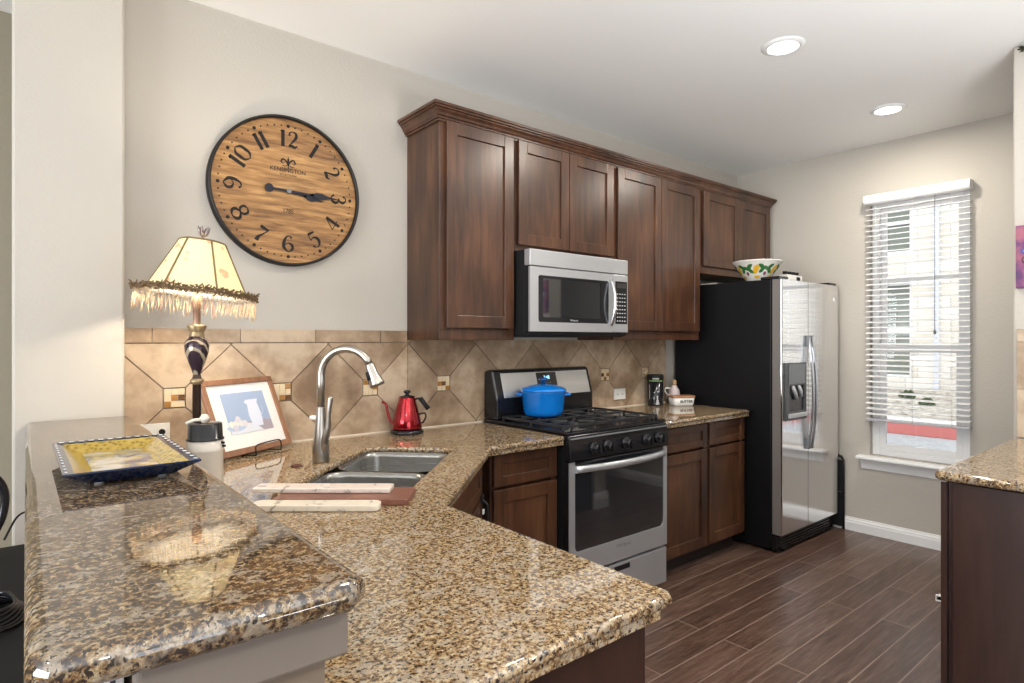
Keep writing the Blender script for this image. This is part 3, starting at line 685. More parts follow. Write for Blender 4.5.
# things on the refrigerator
bx, by, bz = 3.885, 2.118, 1.7622
r = thing('painted_bowl', 'white ceramic bowl painted with lemons and leaves on top of the refrigerator', 'bowl', (bx, by, bz))
M_bowl = mat('bowl_glaze', (.72, .70, .64), .15)
bm = bmesh.new(); lathe(bm, [(0, 0), (.062, 0), (.068, .006), (.105, .055), (.140, .105), (.158, .130), (.162, .134), (.160, .138), (.150, .136), (.130, .105), (.09, .05), (.05, .02), (0, .016)], (bx, by, bz), 44); bo = obj('bowl_body', bm, M_bowl, r)
M_lem = mat('lemon_paint', (.72, .42, .03), .2); M_leaf = mat('leaf_paint', (.03, .14, .035), .2); M_fr2 = mat('plum_paint', (.20, .05, .08), .2)
def on_bowl(ang, h, o=.0012):
    prof_ = [(.068, .006), (.105, .055), (.140, .105), (.158, .130)]
    for (r0, z0_), (r1, z1_) in zip(prof_, prof_[1:]):
        if h <= z1_: rr = r0 + (r1 - r0) * (h - z0_) / (z1_ - z0_); break
    rr += o; return Vector((bx + rr * math.cos(ang), by + rr * math.sin(ang), bz + h))
def patch(bm, ang, h, wa, wh, tilt, mi, pointy=False):
    cv = []
    for k in range(16):
        t = 2 * PI * k / 16; e = abs(math.sin(t)) if pointy else 1
        x_ = wa * math.cos(t); y_ = wh * math.sin(t) * e
        cv.append(bm.verts.new(on_bowl(ang + (x_ * math.cos(tilt) - y_ * math.sin(tilt)) / .13, max(.007, min(.129, h + x_ * math.sin(tilt) + y_ * math.cos(tilt))))))
    c_ = bm.verts.new(on_bowl(ang, h, .002))
    for k in range(16): bm.faces.new((cv[k], cv[(k + 1) % 16], c_)).material_index = mi
bm = bmesh.new(); base = math.atan2(-by, -bx)
for k in range(6):
    a0 = base + (k - 2.5) * 2 * PI / 6 + .45
    patch(bm, a0, .075, .018, .032, -.5, 0)
    for da, hh, tl in ((-.30, .095, .6), (-.28, .065, -.5), (-.42, .08, 0), (.28, .095, -.6), (.30, .068, .6), (.42, .085, .2)): patch(bm, a0 + da, hh, .024, .012, tl, 1, True)
    patch(bm, a0 + .05, .028, .026, .010, 0, 0)
    patch(bm, a0 + .52, .05, .012, .012, 0, 2)
obj('painted_fruit', bm, [M_lem, M_leaf, M_fr2], bo)
r = thing('spice_box', 'small white open box holding dark-capped jars on top of the refrigerator', 'box', (4.235, 2.06, 1.7622))
obj('box_body', B((4.125, 4.345, 2.03, 2.035, 1.7622, 1.826), (4.125, 4.345, 2.085, 2.09, 1.7622, 1.826), (4.125, 4.13, 2.035, 2.085, 1.7622, 1.826), (4.34, 4.345, 2.035, 2.085, 1.7622, 1.826), (4.13, 4.34, 2.035, 2.085, 1.7622, 1.767)), M_pl, r)
obj('box_label', B((4.26, 4.31, 2.0285, 2.0298, 1.79, 1.815)), M_blkm, r)
nm = ['first spice jar from the left in the white box, black cap', 'second spice jar from the left in the white box, black cap', 'third spice jar from the left in the white box, black cap', 'last spice jar on the right in the white box, black cap']
for k in range(4):
    x_ = 4.155 + k * .054
    j = thing('spice_jar', nm[k], 'jar', (x_, 2.06, 1.7672), group='spice jars in the white box')
    bm = bmesh.new(); lathe(bm, [(0, 0), (.0165, 0), (.0165, .06), (.013, .066), (0, .066)], (x_, 2.06, 1.7672), 14); obj('jar_glass', bm, mat('spice', (.22, .10, .04), .3), j)
    bm = bmesh.new(); lathe(bm, [(0, .0665), (.017, .0665), (.017, .084), (0, .085)], (x_, 2.06, 1.7672), 14); obj('cap', bm, M_blkm, j)
o = obj('paper_stack', B((3.80, 4.02, 2.38, 2.62, 1.7625, 1.772)), M_cream, None, .001); setorigin(o, (3.9, 2.5, 1.7625)); tag(o, 'pale flat stack of papers behind the bowl on the refrigerator', 'papers')
# step stool between the refrigerator and the wall
r = thing('step_stool', 'folded black step stool between refrigerator and window wall', 'stool', (4.627, 2.0, 0))
bm = bmesh.new(); tube(bm, [(4.628, 1.865, .004), (4.628, 1.865, .50), (4.628, 1.88, .525), (4.628, 1.90, .53), (4.628, 2.20, .53), (4.628, 2.22, .52), (4.628, 2.235, .50), (4.628, 2.235, .004)], .009, 8); obj('stool_frame', bm, M_blkm, r)
obj('step', B((4.618, 4.630, 1.868, 2.225, .272, .50)), M_blkm, r, .003); obj('step', B((4.618, 4.630, 1.868, 2.225, .02, .268)), M_blkm, r, .003)

# ------------------------------------------------------------ clock
cx, cz, R0 = .925, 2.026, .329
r = thing('wall_clock', 'large round wooden wall clock with black rim above the tile', 'clock', (cx, YB, cz))
def M_clockwood():
    m = mat('clock_wood', rough=.5); c = coords(m)
    sx = N(m, 'ShaderNodeSeparateXYZ'); L(m, c, 0, sx, 0)
    fl = N(m, 'ShaderNodeMath', operation='MULTIPLY'); fl.inputs[1].default_value = 15.; L(m, sx, 'Z', fl, 0)
    f2 = N(m, 'ShaderNodeMath', operation='FLOOR'); L(m, fl, 0, f2, 0)
    wn = N(m, 'ShaderNodeTexWhiteNoise', noise_dimensions='1D'); L(m, f2, 0, wn, 'W')
    cn = coords(m, (2.2, 2, 20)); n = N(m, 'ShaderNodeTexNoise', _Scale=3., _Detail=6., _Roughness=.6, _Distortion=.4); L(m, cn, 0, n, 'Vector')
    ad = N(m, 'ShaderNodeMath', operation='MULTIPLY_ADD'); ad.inputs[1].default_value = .22; L(m, wn, 'Value', ad, 0); L(m, n, 'Fac', ad, 2)
    rr = ramp(m, [(.38, (.12, .050, .014)), (.60, (.30, .145, .042)), (.82, (.50, .28, .095))]); L(m, ad, 0, rr, 'Fac'); L(m, rr, 'Color', P(m), 'Base Color'); return m
bm = bmesh.new(); prism(bm, circ(cx, cz, R0 - .008, 72), YB - .024, YB - .002, 'xz'); fc = obj('clock_face', bm, M_clockwood(), r)
bm = bmesh.new(); A = []
for k in range(96):
    a = 2 * PI * k / 96; A.append([bm.verts.new((cx + q * math.cos(a), y_, cz + q * math.sin(a))) for q, y_ in ((R0 - .012, YB - .0235), (R0 - .012, YB - .040), (R0 - .007, YB - .044), (R0 - .001, YB - .042), (R0, YB - .001))])
for k in range(96):
    for i in range(4): f = bm.faces.new((A[k][i], A[k][i + 1], A[(k + 1) % 96][i + 1], A[(k + 1) % 96][i])); f.smooth = True
obj('clock_rim', bm, mat('clock_rim', (.016, .014, .013), .4, .4), r)
def stroke(bm, pts, ws, mw, y=-.0005, th=.0012, seg=6):
    """variable width pen stroke in the clock plane; mw maps (x, z)"""
    P2 = spline([(p[0], p[1], 0) for p in pts], seg) if len(pts) > 2 else [Vector((p[0], p[1], 0)) for p in pts]
    n = len(P2); m_ = len(ws) - 1; V = []
    for i, p in enumerate(P2):
        t = i / (n - 1) * m_; k = min(int(t), m_ - 1); w_ = ws[k] + (ws[k + 1] - ws[k]) * (t - k)
        d = (P2[min(i + 1, n - 1)] - P2[max(i - 1, 0)]).normalized(); nn = Vector((-d.y, d.x, 0)) * w_ / 2
        V.append([bm.verts.new(mw @ Vector((q.x, yy, q.y))) for q in (p + nn, p - nn) for yy in (y, y - th)])
    for a, b in zip(V, V[1:]):
        for f in ((0, 1, 3, 2),): pass
        bm.faces.new((a[1], b[1], b[3], a[3])); bm.faces.new((a[0], a[2], b[2], b[0])); bm.faces.new((a[0], b[0], b[1], a[1])); bm.faces.new((a[2], a[3], b[3], b[2]))
    bm.faces.new((V[0][0], V[0][1], V[0][3], V[0][2])); bm.faces.new((V[-1][0], V[-1][2], V[-1][3], V[-1][1]))
# glyphs in a unit box: height 1, centred
G = {
 '0': [([(0, .5), (-.26, .3), (-.29, 0), (-.26, -.3), (0, -.5)], [.04, .15, .2, .15, .04]), ([(0, .5), (.26, .3), (.29, 0), (.26, -.3), (0, -.5)], [.04, .15, .2, .15, .04])],
 '1': [([(0, .5), (0, -.5)], [.22, .22]), ([(-.16, .40), (0, .46)], [.04, .08])],
 '2': [([(-.2, .22), (-.22, .36), (-.02, .49), (.2, .38), (.2, .15), (0, -.12), (-.26, -.42)], [.16, .08, .05, .15, .19, .12, .06]), ([(-.28, -.44), (-.05, -.40), (.12, -.46), (.30, -.34)], [.08, .18, .16, .05])],
 '3': [([(-.2, .3), (-.1, .46), (.08, .47), (.22, .28), (.14, .08), (-.06, .02)], [.14, .06, .08, .19, .12, .04]), ([(-.06, .02), (.18, -.04), (.27, -.24), (.12, -.46), (-.1, -.47), (-.24, -.3)], [.04, .12, .2, .1, .06, .16])],
 '4': [([(.1, .5), (.1, -.5)], [.2, .2]), ([(.06, .48), (-.34, -.2)], [.05, .05]), ([(-.36, -.22), (.34, -.22)], [.05, .05])],
 '5': [([(-.2, .44), (.22, .44)], [.16, .12]), ([(-.2, .48), (-.22, .04)], [.05, .05]), ([(-.22, .04), (.02, .14), (.22, .02), (.27, -.2), (.14, -.44), (-.08, -.48), (-.25, -.32)], [.04, .08, .18, .2, .1, .05, .16])],
 '6': [([(.22, .36), (.1, .49), (-.12, .42), (-.27, .1), (-.27, -.22), (0, -.5)], [.14, .05, .1, .2, .2, .05]), ([(-.24, -.1), (0, .06), (.24, -.06), (.26, -.3), (0, -.5)], [.04, .06, .18, .16, .05])],
 '7': [([(-.28, .42), (.28, .42)], [.2, .14]), ([(.28, .44), (.06, .02), (-.06, -.22), (-.06, -.46)], [.05, .1, .2, .26])],
 '8': [([(0, .49), (-.22, .38), (-.22, .14), (0, .03), (.22, .14), (.22, .38), (0, .49)], [.05, .15, .15, .06, .15, .15, .05]), ([(0, .03), (-.28, -.14), (-.28, -.36), (0, -.49), (.28, -.36), (.28, -.14), (0, .03)], [.06, .18, .18, .05, .18, .18, .06])],
}
G['9'] = [([(-a, -b) for a, b in p], w_) for p, w_ in G['6']]
for h in range(1, 13):
    an = math.radians(90 - 30 * h); flip = h in (4, 5, 6, 7, 8)
    rot = -math.radians(30 * h) + (PI if flip else 0); rn = .232; sc = .072
    ctr = Vector((cx + rn * math.cos(an), YB - .024, cz + rn * math.sin(an)))
    bm = bmesh.new(); s_ = str(h)
    for i, ch in enumerate(s_):
        off = 0 if len(s_) == 1 else ((-.34, .30)[i] if s_ != '11' else (-.2, .2)[i])
        mw = Matrix.Translation(ctr) @ Matrix.Rotation(-rot, 4, 'Y') @ Matrix.Diagonal((sc * .95, 1, sc, 1)) @ Matrix.Translation((off, 0, 0))
        for p_, w_ in G[ch]: stroke(bm, p_, w_, mw)
    obj('numeral', bm, M_blkink, fc)
bm = bmesh.new()
for k in range(60):
    a = 2 * PI * k / 60; rr = .0075 if k % 5 == 0 else .0035; prism(bm, circ(cx + .288 * math.cos(a), cz + .288 * math.sin(a), rr, 10), YB - .0255, YB - .0235, 'xz')
obj('minute_dots', bm, M_blkink, fc)
text('maker_name', 'KENSINGTON', .026, M_blkink, fc, faceY(cx, YB - .0245, cz + .092), sx=.95)
text('maker_name', 'STATION', .0125, M_blkink, fc, faceY(cx, YB - .0245, cz + .071), sx=1.4)
text('maker_year', '1785', .030, M_blkink, fc, faceY(cx, YB - .0245, cz - .088), sx=.8)
bm = bmesh.new(); mw = Matrix.Translation((cx, YB - .024, cz + .125)) @ Matrix.Diagonal((.05, 1, .05, 1))
for sgn in (-1, 1):
    stroke(bm, [(0, -.3), (.15 * sgn, .1), (.45 * sgn, .3), (.62 * sgn, .05), (.4 * sgn, -.1)], [.05, .12, .14, .10, .04], mw)
    stroke(bm, [(0, -.15), (.3 * sgn, -.3), (.55 * sgn, -.25)], [.06, .08, .03], mw)
stroke(bm, [(0, .55), (0, .2), (0, -.5)], [.02, .18, .05], mw); obj('ornament', bm, M_blkink, fc)
M_hand = mat('clock_hand', (.012, .012, .02), .3, .5)
def hand(name, ang, ln, tail, y_):
    bm = bmesh.new(); mw = Matrix.Translation((cx, y_, cz)) @ Matrix.Rotation(ang, 4, 'Y')
    stroke(bm, [(-tail, 0), (0, 0)], [.010, .012], mw); stroke(bm, [(0, 0), (ln * .5, 0)], [.012, .008], mw)
    stroke(bm, [(ln * .42, 0), (ln * .55, 0), (ln * .66, 0), (ln * .8, 0), (ln, 0)], [.006, .026, .030, .012, .003], mw)
    if tail > .05:
        v = prism(bm, circ(-tail, 0, .019, 20), -.002, 0, 'xz')
        for q in v: q.co = mw @ q.co
    return obj(name, bm, M_hand, r)
hand('hour_hand', math.radians(9), .16, .0, YB - .030); hand('minute_hand', math.radians(1.5), .225, .085, YB - .034)
bm = bmesh.new(); prism(bm, circ(cx, cz, .010, 16), YB - .040, YB - .024, 'xz'); obj('hub', bm, M_grey, r)

# ------------------------------------------------------------ table lamp
lx, ly = .486, 2.338; l0 = .9145
r = thing('table_lamp', 'lit table lamp with fringed yellow shade in the counter corner', 'lamp', (lx, ly, l0))
M_brz = mat('lamp_bronze', (.045, .028, .022), .25, .5); M_gold = mat('antique_gold', (.30, .22, .12), .35, .6)
bm = bmesh.new(); lathe(bm, [(0, 0), (.070, 0), (.072, .012), (.055, .022), (.03, .034), (.018, .05), (.014, .07), (.014, .30), (.018, .305), (.020, .315), (.014, .325), (.012, .335)], (lx, ly, l0), 28); obj('stem', bm, M_brz, r)
bm = bmesh.new(); lathe(bm, [(.015, .300), (.022, .306), (.022, .316), (.015, .322)], (lx, ly, l0), 28); obj('collar', bm, M_gold, r)
def M_vase():
    m = mat('lamp_vase', (.05, .03, .05), .2, .3); c = coords(m, (1, 1, 1)); wv = N(m, 'ShaderNodeTexWave', wave_type='BANDS', bands_direction='DIAGONAL', _Scale=14., _Distortion=5., _Detail=2.)
    L(m, c, 0, wv, 'Vector'); rr = ramp(m, [(.70, (.035, .02, .03)), (.85, (.40, .33, .24))]); L(m, wv, 'Fac', rr, 'Fac'); L(m, rr, 'Color', P(m), 'Base Color'); return m
bm = bmesh.new(); lathe(bm, [(.012, .335), (.015, .345), (.026, .375), (.037, .41), (.0395, .435), (.036, .452), (.026, .462), (.024, .468)], (lx, ly, l0), 28); vz = obj('vase', bm, M_vase(), r); setorigin(vz, (0, 0, 0)); vz.location = -Vector(r.location)
bm = bmesh.new(); lathe(bm, [(.024, .467), (.026, .472), (.022, .478), (.024, .486), (.032, .503), (.030, .508), (.012, .509)], (lx, ly, l0), 28); obj('neck_cap', bm, M_gold, r)
bm = bmesh.new(); lathe(bm, [(.012, .509), (.0125, .56), (.016, .565), (.016, .61), (0, .61)], (lx, ly, l0), 20); obj('socket', bm, mat('socket_brass', (.30, .18, .12), .4, .5), r)
zb, zt = 1.524, 1.716; rb, rt = .166, .072
TILT = Matrix.Translation((lx, ly, 1.53)) @ Matrix.Rotation(math.radians(5.5), 4, Vector((lx, ly, 0)).normalized()) @ Matrix.Translation((-lx, -ly, -1.53))
def M_shadef():
    m = bpy.data.materials.new('shade_fabric'); m.use_nodes = True; nt = m.node_tree; nt.nodes.clear()
    o = N(m, 'ShaderNodeOutputMaterial'); mx = N(m, 'ShaderNodeMixShader'); mx.inputs[0].default_value = .31
    d = N(m, 'ShaderNodeBsdfDiffuse'); t = N(m, 'ShaderNodeBsdfTranslucent')
    c = coords(m); n = N(m, 'ShaderNodeTexNoise', _Scale=24., _Detail=3.); L(m, c, 0, n, 'Vector')
    rr = ramp(m, [(.60, (.92, .79, .50)), (.68, (.66, .44, .28))]); L(m, n, 'Fac', rr, 'Fac')
    L(m, rr, 'Color', d, 'Color'); L(m, rr, 'Color', t, 'Color'); L(m, d, 0, mx, 1); L(m, t, 0, mx, 2); L(m, mx, 0, o, 'Surface'); return m
base = math.atan2(-ly, -lx)      # towards the camera
hexa = [base + math.radians(d_) for d_ in (22, -38, -98, -158, 142, 82)]
def shade_r(a, k):   # radius of a softly faceted shade
    rel = ((a - base - math.radians(22)) / (PI / 3)) % 1.0; return 1 - .055 * math.sin(PI * rel)
bm = bmesh.new(); NS = 72; rings = []
for i in range(13):
    t = (i / 12) ** 1.5; rr = rb + (rt - rb) * t + .016 * math.exp(-t / .05); zz = zb + (zt - zb) * t
    rings.append([bm.verts.new((lx + rr * shade_r(2 * PI * k / NS, t) * math.cos(2 * PI * k / NS), ly + rr * shade_r(2 * PI * k / NS, t) * math.sin(2 * PI * k / NS), zz)) for k in range(NS)])
for A, Bq in zip(rings, rings[1:]):
    for k in range(NS): bm.faces.new((A[k], A[(k + 1) % NS], Bq[(k + 1) % NS], Bq[k])).smooth = True
sh = obj('lamp_shade', bm, M_shadef(), r)
M_lin = bpy.data.materials.new('shade_lining'); M_lin.use_nodes = True; M_lin.node_tree.nodes.clear()
_o = N(M_lin, 'ShaderNodeOutputMaterial'); _m = N(M_lin, 'ShaderNodeMixShader'); _m.inputs[0].default_value = .38; _d = N(M_lin, 'ShaderNodeBsdfDiffuse'); _t = N(M_lin, 'ShaderNodeBsdfTranslucent')
_d.inputs[0].default_value = _t.inputs[0].default_value = (.90, .88, .84, 1); L(M_lin, _d, 0, _m, 1); L(M_lin, _t, 0, _m, 2); L(M_lin, _m, 0, _o, 'Surface')
bm = bmesh.new(); rings = []
for i in range(13):
    t = (i / 12) ** 1.5; rr = rb + (rt - rb) * t + .016 * math.exp(-t / .05) - .003; zz = zb + (zt - zb) * t
    rings.append([bm.verts.new((lx + rr * shade_r(2 * PI * k / NS, t) * math.cos(2 * PI * k / NS), ly + rr * shade_r(2 * PI * k / NS, t) * math.sin(2 * PI * k / NS), zz)) for k in range(NS)])
for A, Bq in zip(rings, rings[1:]):
    for k in range(NS): bm.faces.new((A[k], A[(k + 1) % NS], Bq[(k + 1) % NS], Bq[k])).smooth = True
li = obj('shade_lining', bm, M_lin, sh); li['label'] = 'white inner lining of the shade'
M_braid = mat('braid', (.20, .13, .055), .8)
for a in hexa:
    bm = bmesh.new(); tube(bm, [(lx + (rb + (rt - rb) * t + .016 * math.exp(-t / .05) + .001) * math.cos(a), ly + (rb + (rt - rb) * t + .016 * math.exp(-t / .05) + .001) * math.sin(a), zb + (zt - zb) * t) for t in [(k / 12) ** 1.5 for k in range(13)]], .0032, 6); obj('shade_rib', bm, M_braid, sh)
bm = bmesh.new(); tube(bm, [(lx + rt * shade_r(2 * PI * k / 48, 1) * math.cos(2 * PI * k / 48), ly + rt * shade_r(2 * PI * k / 48, 1) * math.sin(2 * PI * k / 48), zt) for k in range(48)] + [(lx + rt * shade_r(0, 1), ly, zt)], .0035, 6); obj('top_braid', bm, M_braid, sh)
bm = bmesh.new()
rb += .026
for k in range(700):
    a = 2 * PI * k / 700 + random.uniform(-.01, .01); rr = rb * shade_r(a, 0) + random.uniform(-.012, .010); z_ = zb + random.uniform(.004, .022)
    p = Vector((lx + rr * math.cos(a), ly + rr * math.sin(a), z_)); q = p + Vector([random.uniform(-.012, .012) for _ in range(3)]); tube(bm, [p, (p + q) / 2 + Vector([random.uniform(-.003, .003) for _ in range(3)]), q], .0024, 4)
tube(bm, [(lx + (rb + .001) * shade_r(2 * PI * k / 60, 0) * math.cos(2 * PI * k / 60), ly + (rb + .001) * shade_r(2 * PI * k / 60, 0) * math.sin(2 * PI * k / 60), zb + .010) for k in range(60)] + [(lx + (rb + .001) * shade_r(0, 0), ly, zb + .010)], .004, 6)
obj('bottom_braid', bm, mat('loopy_braid', (.16, .10, .05), .9), sh)
bm = bmesh.new()
for k in range(160):
    a = 2 * PI * k / 160 + random.uniform(-.012, .012); rr = rb * shade_r(a, 0) + .002; ln = random.uniform(.045, .078)
    p = [Vector((lx + rr * math.cos(a), ly + rr * math.sin(a), zb + .006))]; dx = random.uniform(-.006, .006); dy = random.uniform(-.006, .006)
    for s_ in (.4, .75, 1): p.append(p[0] + Vector((dx * s_ + random.uniform(-.003, .003), dy * s_ + random.uniform(-.003, .003), -ln * s_)))
    tube(bm, p, [.0005, .0008, .0015, .0010], 4, random.choice((0, 0, 0, 1)))
fg = obj('fringe', bm, [mat('fringe_cream', (.62, .48, .29), .7), mat('fringe_pink', (.46, .27, .19), .7)], sh); fg['kind'] = 'stuff'
bm = bmesh.new(); lathe(bm, [(0, 0), (.014, .004), (.024, .02), (.028, .04), (.022, .058), (.012, .07), (0, .072)], (lx, ly, 1.60), 16)
for q in [o for o in C.objects if o.name.split('.')[0] in ('lamp_shade', 'shade_lining', 'shade_rib', 'top_braid', 'bottom_braid', 'fringe')]: q.data.transform(TILT)
bulb = obj('bulb', bm, M_glass, r)
bm = bmesh.new(); tube(bm, [(lx - .006, ly, 1.60), (lx - .004, ly, 1.612), (lx + .004, ly, 1.612), (lx + .006, ly, 1.60)], .001, 5); obj('filament', bm, emis('filament', (1, .8, .5), 20), bulb)
# spider harp and finial
bm = bmesh.new(); tube(bm, [(lx, ly, 1.53), (lx, ly, 1.73)], .003, 6)
for a in hexa[::2]: tube(bm, [(lx, ly, zt - .003), (lx + rt * .97 * math.cos(a), ly + rt * .97 * math.sin(a), zt - .002)], .0018, 5)
obj('harp', bm, M_gold, r).data.transform(TILT)
bm = bmesh.new(); lathe(bm, [(0, 1.718), (.018, 1.719), (.018, 1.724), (.006, 1.728), (.006, 1.732)], (lx, ly, 0), 16)
for k in range(6):
    a = k * PI / 3; tube(bm, [(lx, ly, 1.734), (lx + .010 * math.cos(a), ly + .010 * math.sin(a), 1.742), (lx + .017 * math.cos(a), ly + .017 * math.sin(a), 1.758), (lx + .019 * math.cos(a), ly + .019 * math.sin(a), 1.770)], [.004, .005, .004, .001], 6)
lathe(bm, [(0, 1.732), (.008, 1.740), (.008, 1.750), (0, 1.758)], (lx, ly, 0), 10); obj('finial', bm, mat('finial_silver', (.25, .21, .20), .3, .7), r).data.transform(TILT)

# ------------------------------------------------------------ crock with black lid
qx, qy = .452, 2.06
r = thing('lidded_crock', 'cream cylindrical crock with black lid band and round knob beside the lamp', 'crock', (qx, qy, .9145))
bm = bmesh.new(); lathe(bm, [(0, 0), (.050, 0), (.052, .004), (.0505, .112), (.052, .114), (.0505, .117), (.0515, .146), (0, .146)], (qx, qy, .9145), 32); obj('crock_body', bm, M_cream, r)
bm = bmesh.new(); lathe(bm, [(0, .1465), (.054, .1465), (.054, .150), (.050, .153), (.048, .196), (.044, .198), (0, .198)], (qx, qy, .9145), 32); ld = obj('lid', bm, M_blk, r)
bm = bmesh.new(); lathe(bm, [(0, .0), (.008, .002), (.014, .012), (.014, .018), (.008, .027), (0, .029)], (qx - .004, qy - .01, .9145 + .198), 16); tube(bm, [(qx - .004, qy - .01, 1.124), (qx - .03, qy + .01, 1.122), (qx - .05, qy + .02, 1.112)], .005, 8); obj('lid_knob', bm, M_cream, ld)
bm = bmesh.new(); tube(bm, [(qx + .038, qy - .032, 1.052), (qx + .046, qy - .038, 1.050)], .004, 8); tube(bm, [(qx + .043, qy - .026, 1.040), (qx + .051, qy - .031, 1.039)], .004, 8); obj('side_stud', bm, M_blkm, r)

# ------------------------------------------------------------ tray on the bar
r = thing('serving_tray', 'blue and yellow rectangular ceramic tray on the raised granite bar', 'tray', (.175, 1.56, 1.0955))
def M_traypat():
    m = mat('tray_yellow', rough=.12); c = coords(m, (90, 90, 90)); v = N(m, 'ShaderNodeTexVoronoi', _Scale=1.); L(m, c, 0, v, 'Vector')
    rr = ramp(m, [(.22, (.16, .12, .02)), (.34, (.33, .22, .03)), (.8, (.42, .29, .06))]); L(m, v, 'Distance', rr, 'Fac'); L(m, rr, 'Color', P(m), 'Base Color'); return m
M_ty = M_traypat()
def M_traymid():
    m = mat('tray_middle', rough=.1); c = coords(m, (14, 14, 14)); n = N(m, 'ShaderNodeTexNoise', _Scale=1.4, _Detail=4.); L(m, c, 0, n, 'Vector')
    rr = ramp(m, [(.38, (.06, .06, .16)), (.46, (.26, .27, .26)), (.52, (.40, .30, .08)), (.60, (.50, .45, .38))]); L(m, n, 'Fac', rr, 'Fac'); L(m, rr, 'Color', P(m), 'Base Color'); return m
tx0, tx1, ty0, ty1 = .062, .288, 1.345, 1.775; tz = 1.0955
def loopz(bm, ins, z_): return [bm.verts.new((x_, y_, tz + z_)) for x_, y_ in ((tx0 + ins, ty0 + ins), (tx1 - ins, ty0 + ins), (tx1 - ins, ty1 - ins), (tx0 + ins, ty1 - ins))]
bm = bmesh.new(); lo = [(.050, .003, 0), (.045, .003, 0), (.0, .030, 0), (.0, .033, 1), (.018, .030, 2), (.020, .029, 2), (.055, .010, 3)]
lps = [loopz(bm, a, b) for a, b, _ in lo]
bm.faces.new(lps[0][::-1])
for i in range(len(lps) - 1):
    for k in range(4): f = bm.faces.new((lps[i][k], lps[i][(k + 1) % 4], lps[i + 1][(k + 1) % 4], lps[i + 1][k])); f.material_index = (0, 0, 1, 0, 2, 2)[i] if i else 0
bm.faces.new(lps[-1]).material_index = 3
tb = obj('tray_body', bm, [M_navy, M_navy, M_ty, M_traymid()], r)
bm = bmesh.new()
for k in range(12): yy = ty0 + .02 + k * (ty1 - ty0 - .04) / 11; box(bm, tx1 - .010, tx1 - .003, yy - .006, yy + .006, tz + .0332, tz + .0338)
for k in range(12):
    yy = ty0 + .02 + k * (ty1 - ty0 - .04) / 11; box(bm, tx0 + .004, tx0 + .008, yy - .004, yy + .004, tz + .0332, tz + .0338)
for k in range(11):
    xx = tx0 + .018 + k * (tx1 - tx0 - .036) / 10
    for yy in (ty1 - .008,): box(bm, xx - .005, xx + .005, yy - .005, yy + .005, tz + .0332, tz + .0338)
obj('rim_pattern', bm, mat('tray_white', (.7, .72, .75), .2), tb)
for x_ in (tx0 + .06, tx1 - .06):
    for y_ in (ty0 + .06, ty1 - .06): bm = bmesh.new(); lathe(bm, [(0, 0), (.008, 0), (.009, .004), (0, .004)], (x_, y_, tz), 10); obj('foot', bm, M_white, r)

# ------------------------------------------------------------ framed picture on wire easel
ang = math.atan2(.507, .86)
# local frame: x along the bottom edge, y away from the viewer, z up
pr_ = thing('framed_picture', 'wood-framed still life print leaning on a wire stand by the lamp', 'picture', (.588, 2.405, .930), ang, local=True)
lean = math.atan2(.118, .285); T = Matrix.Rotation(-lean, 4, 'X')
def tb_(bm): bm.transform(T); return bm
W_, H_ = .375, .308
obj('frame', tb_(B((0, W_, 0, .016, 0, .024), (0, W_, 0, .016, H_ - .022, H_), (0, .022, 0, .016, .024, H_ - .022), (W_ - .022, W_, 0, .016, .024, H_ - .022))), M_frame, pr_, .002)
mt_ = obj('mat_board', tb_(B((.022, W_ - .022, .008, .014, .024, H_ - .022))), mat('mat_board', (.80, .79, .76), .6), pr_)
ax0, ax1, az0, az1 = .080, .305, .082, .250
pb = obj('print', tb_(B((ax0, ax1, .0070, .0079, az0, az1))), mat('print_blue', (.33, .42, .60), .6), pr_)
def flat(name, pts, k, col): bm = bmesh.new(); prism(bm, pts, .0068 - k * .0002, .0070 - k * .0002 + .0001, 'xz'); return obj(name, tb_(bm), mat(name, col, .6), pb)
flat('painted_table', [(ax0, az0), (ax1, az0), (ax1, az0 + .040), (ax1 - .05, az0 + .046), (ax0, az0 + .040)], 1, (.36, .31, .36))
flat('painted_cloth', [(ax0, az0), (ax0 + .17, az0), (ax0 + .13, az0 + .035), (ax0, az0 + .05)], 2, (.66, .68, .76))
flat('painted_pitcher', [(.200, az0 + .020), (.254, az0 + .020), (.262, .15), (.254, .200), (.262, .216), (.200, .216), (.186, .207), (.200, .195), (.193, .15)], 3, (.66, .70, .82))
bm = bmesh.new(); tube(bm, [(.252, .0066, .20), (.272, .0066, .195), (.276, .0066, .16), (.254, .0066, .14)], .0025, 6, flat=.2); obj('painted_handle', tb_(bm), mat('painted_grey', (.5, .54, .66), .6), pb)
flat('painted_bowl_shape', [(.115 + .05 * math.cos(t), az0 + .030 + .018 * math.sin(t) * (1 if math.sin(t) < 0 else .3)) for t in [2 * PI * k / 24 for k in range(24)]], 4, (.42, .52, .70))
for k, (x_, z_) in enumerate(((.085, .122), (.108, .125), (.132, .122), (.150, .120), (.120, .140), (.098, .106))):
    flat('painted_fruit', circ(x_ + .01, z_, .0135, 16), 5 + k, (.74 - .03 * k, .72 - .03 * k, .66))
st = thing('picture_stand', 'black wire easel holding the framed print on the counter', 'stand', (.60, 2.40, .9145), ang, local=True)
bm = bmesh.new(); y_ = -.014
for xa, xb in ((.14, .20), ):
    tube(bm, spline([(.125, .06, .004), (.125, -.010, .006), (.125, -.02, .012), (.125, -.018, .040), (.150, -.018, .048), (.24, -.018, .050), (.262, -.018, .040), (.262, -.020, .012), (.262, -.010, .006), (.262, .06, .004)], 5), .0028, 7)
tube(bm, [(.125, .06, .004), (.19, .085, .004), (.262, .06, .004)], .0028, 6); tube(bm, [(.19, .085, .004), (.19, .135, .20)], .0028, 6)
obj('wire', bm, M_blkm, st)

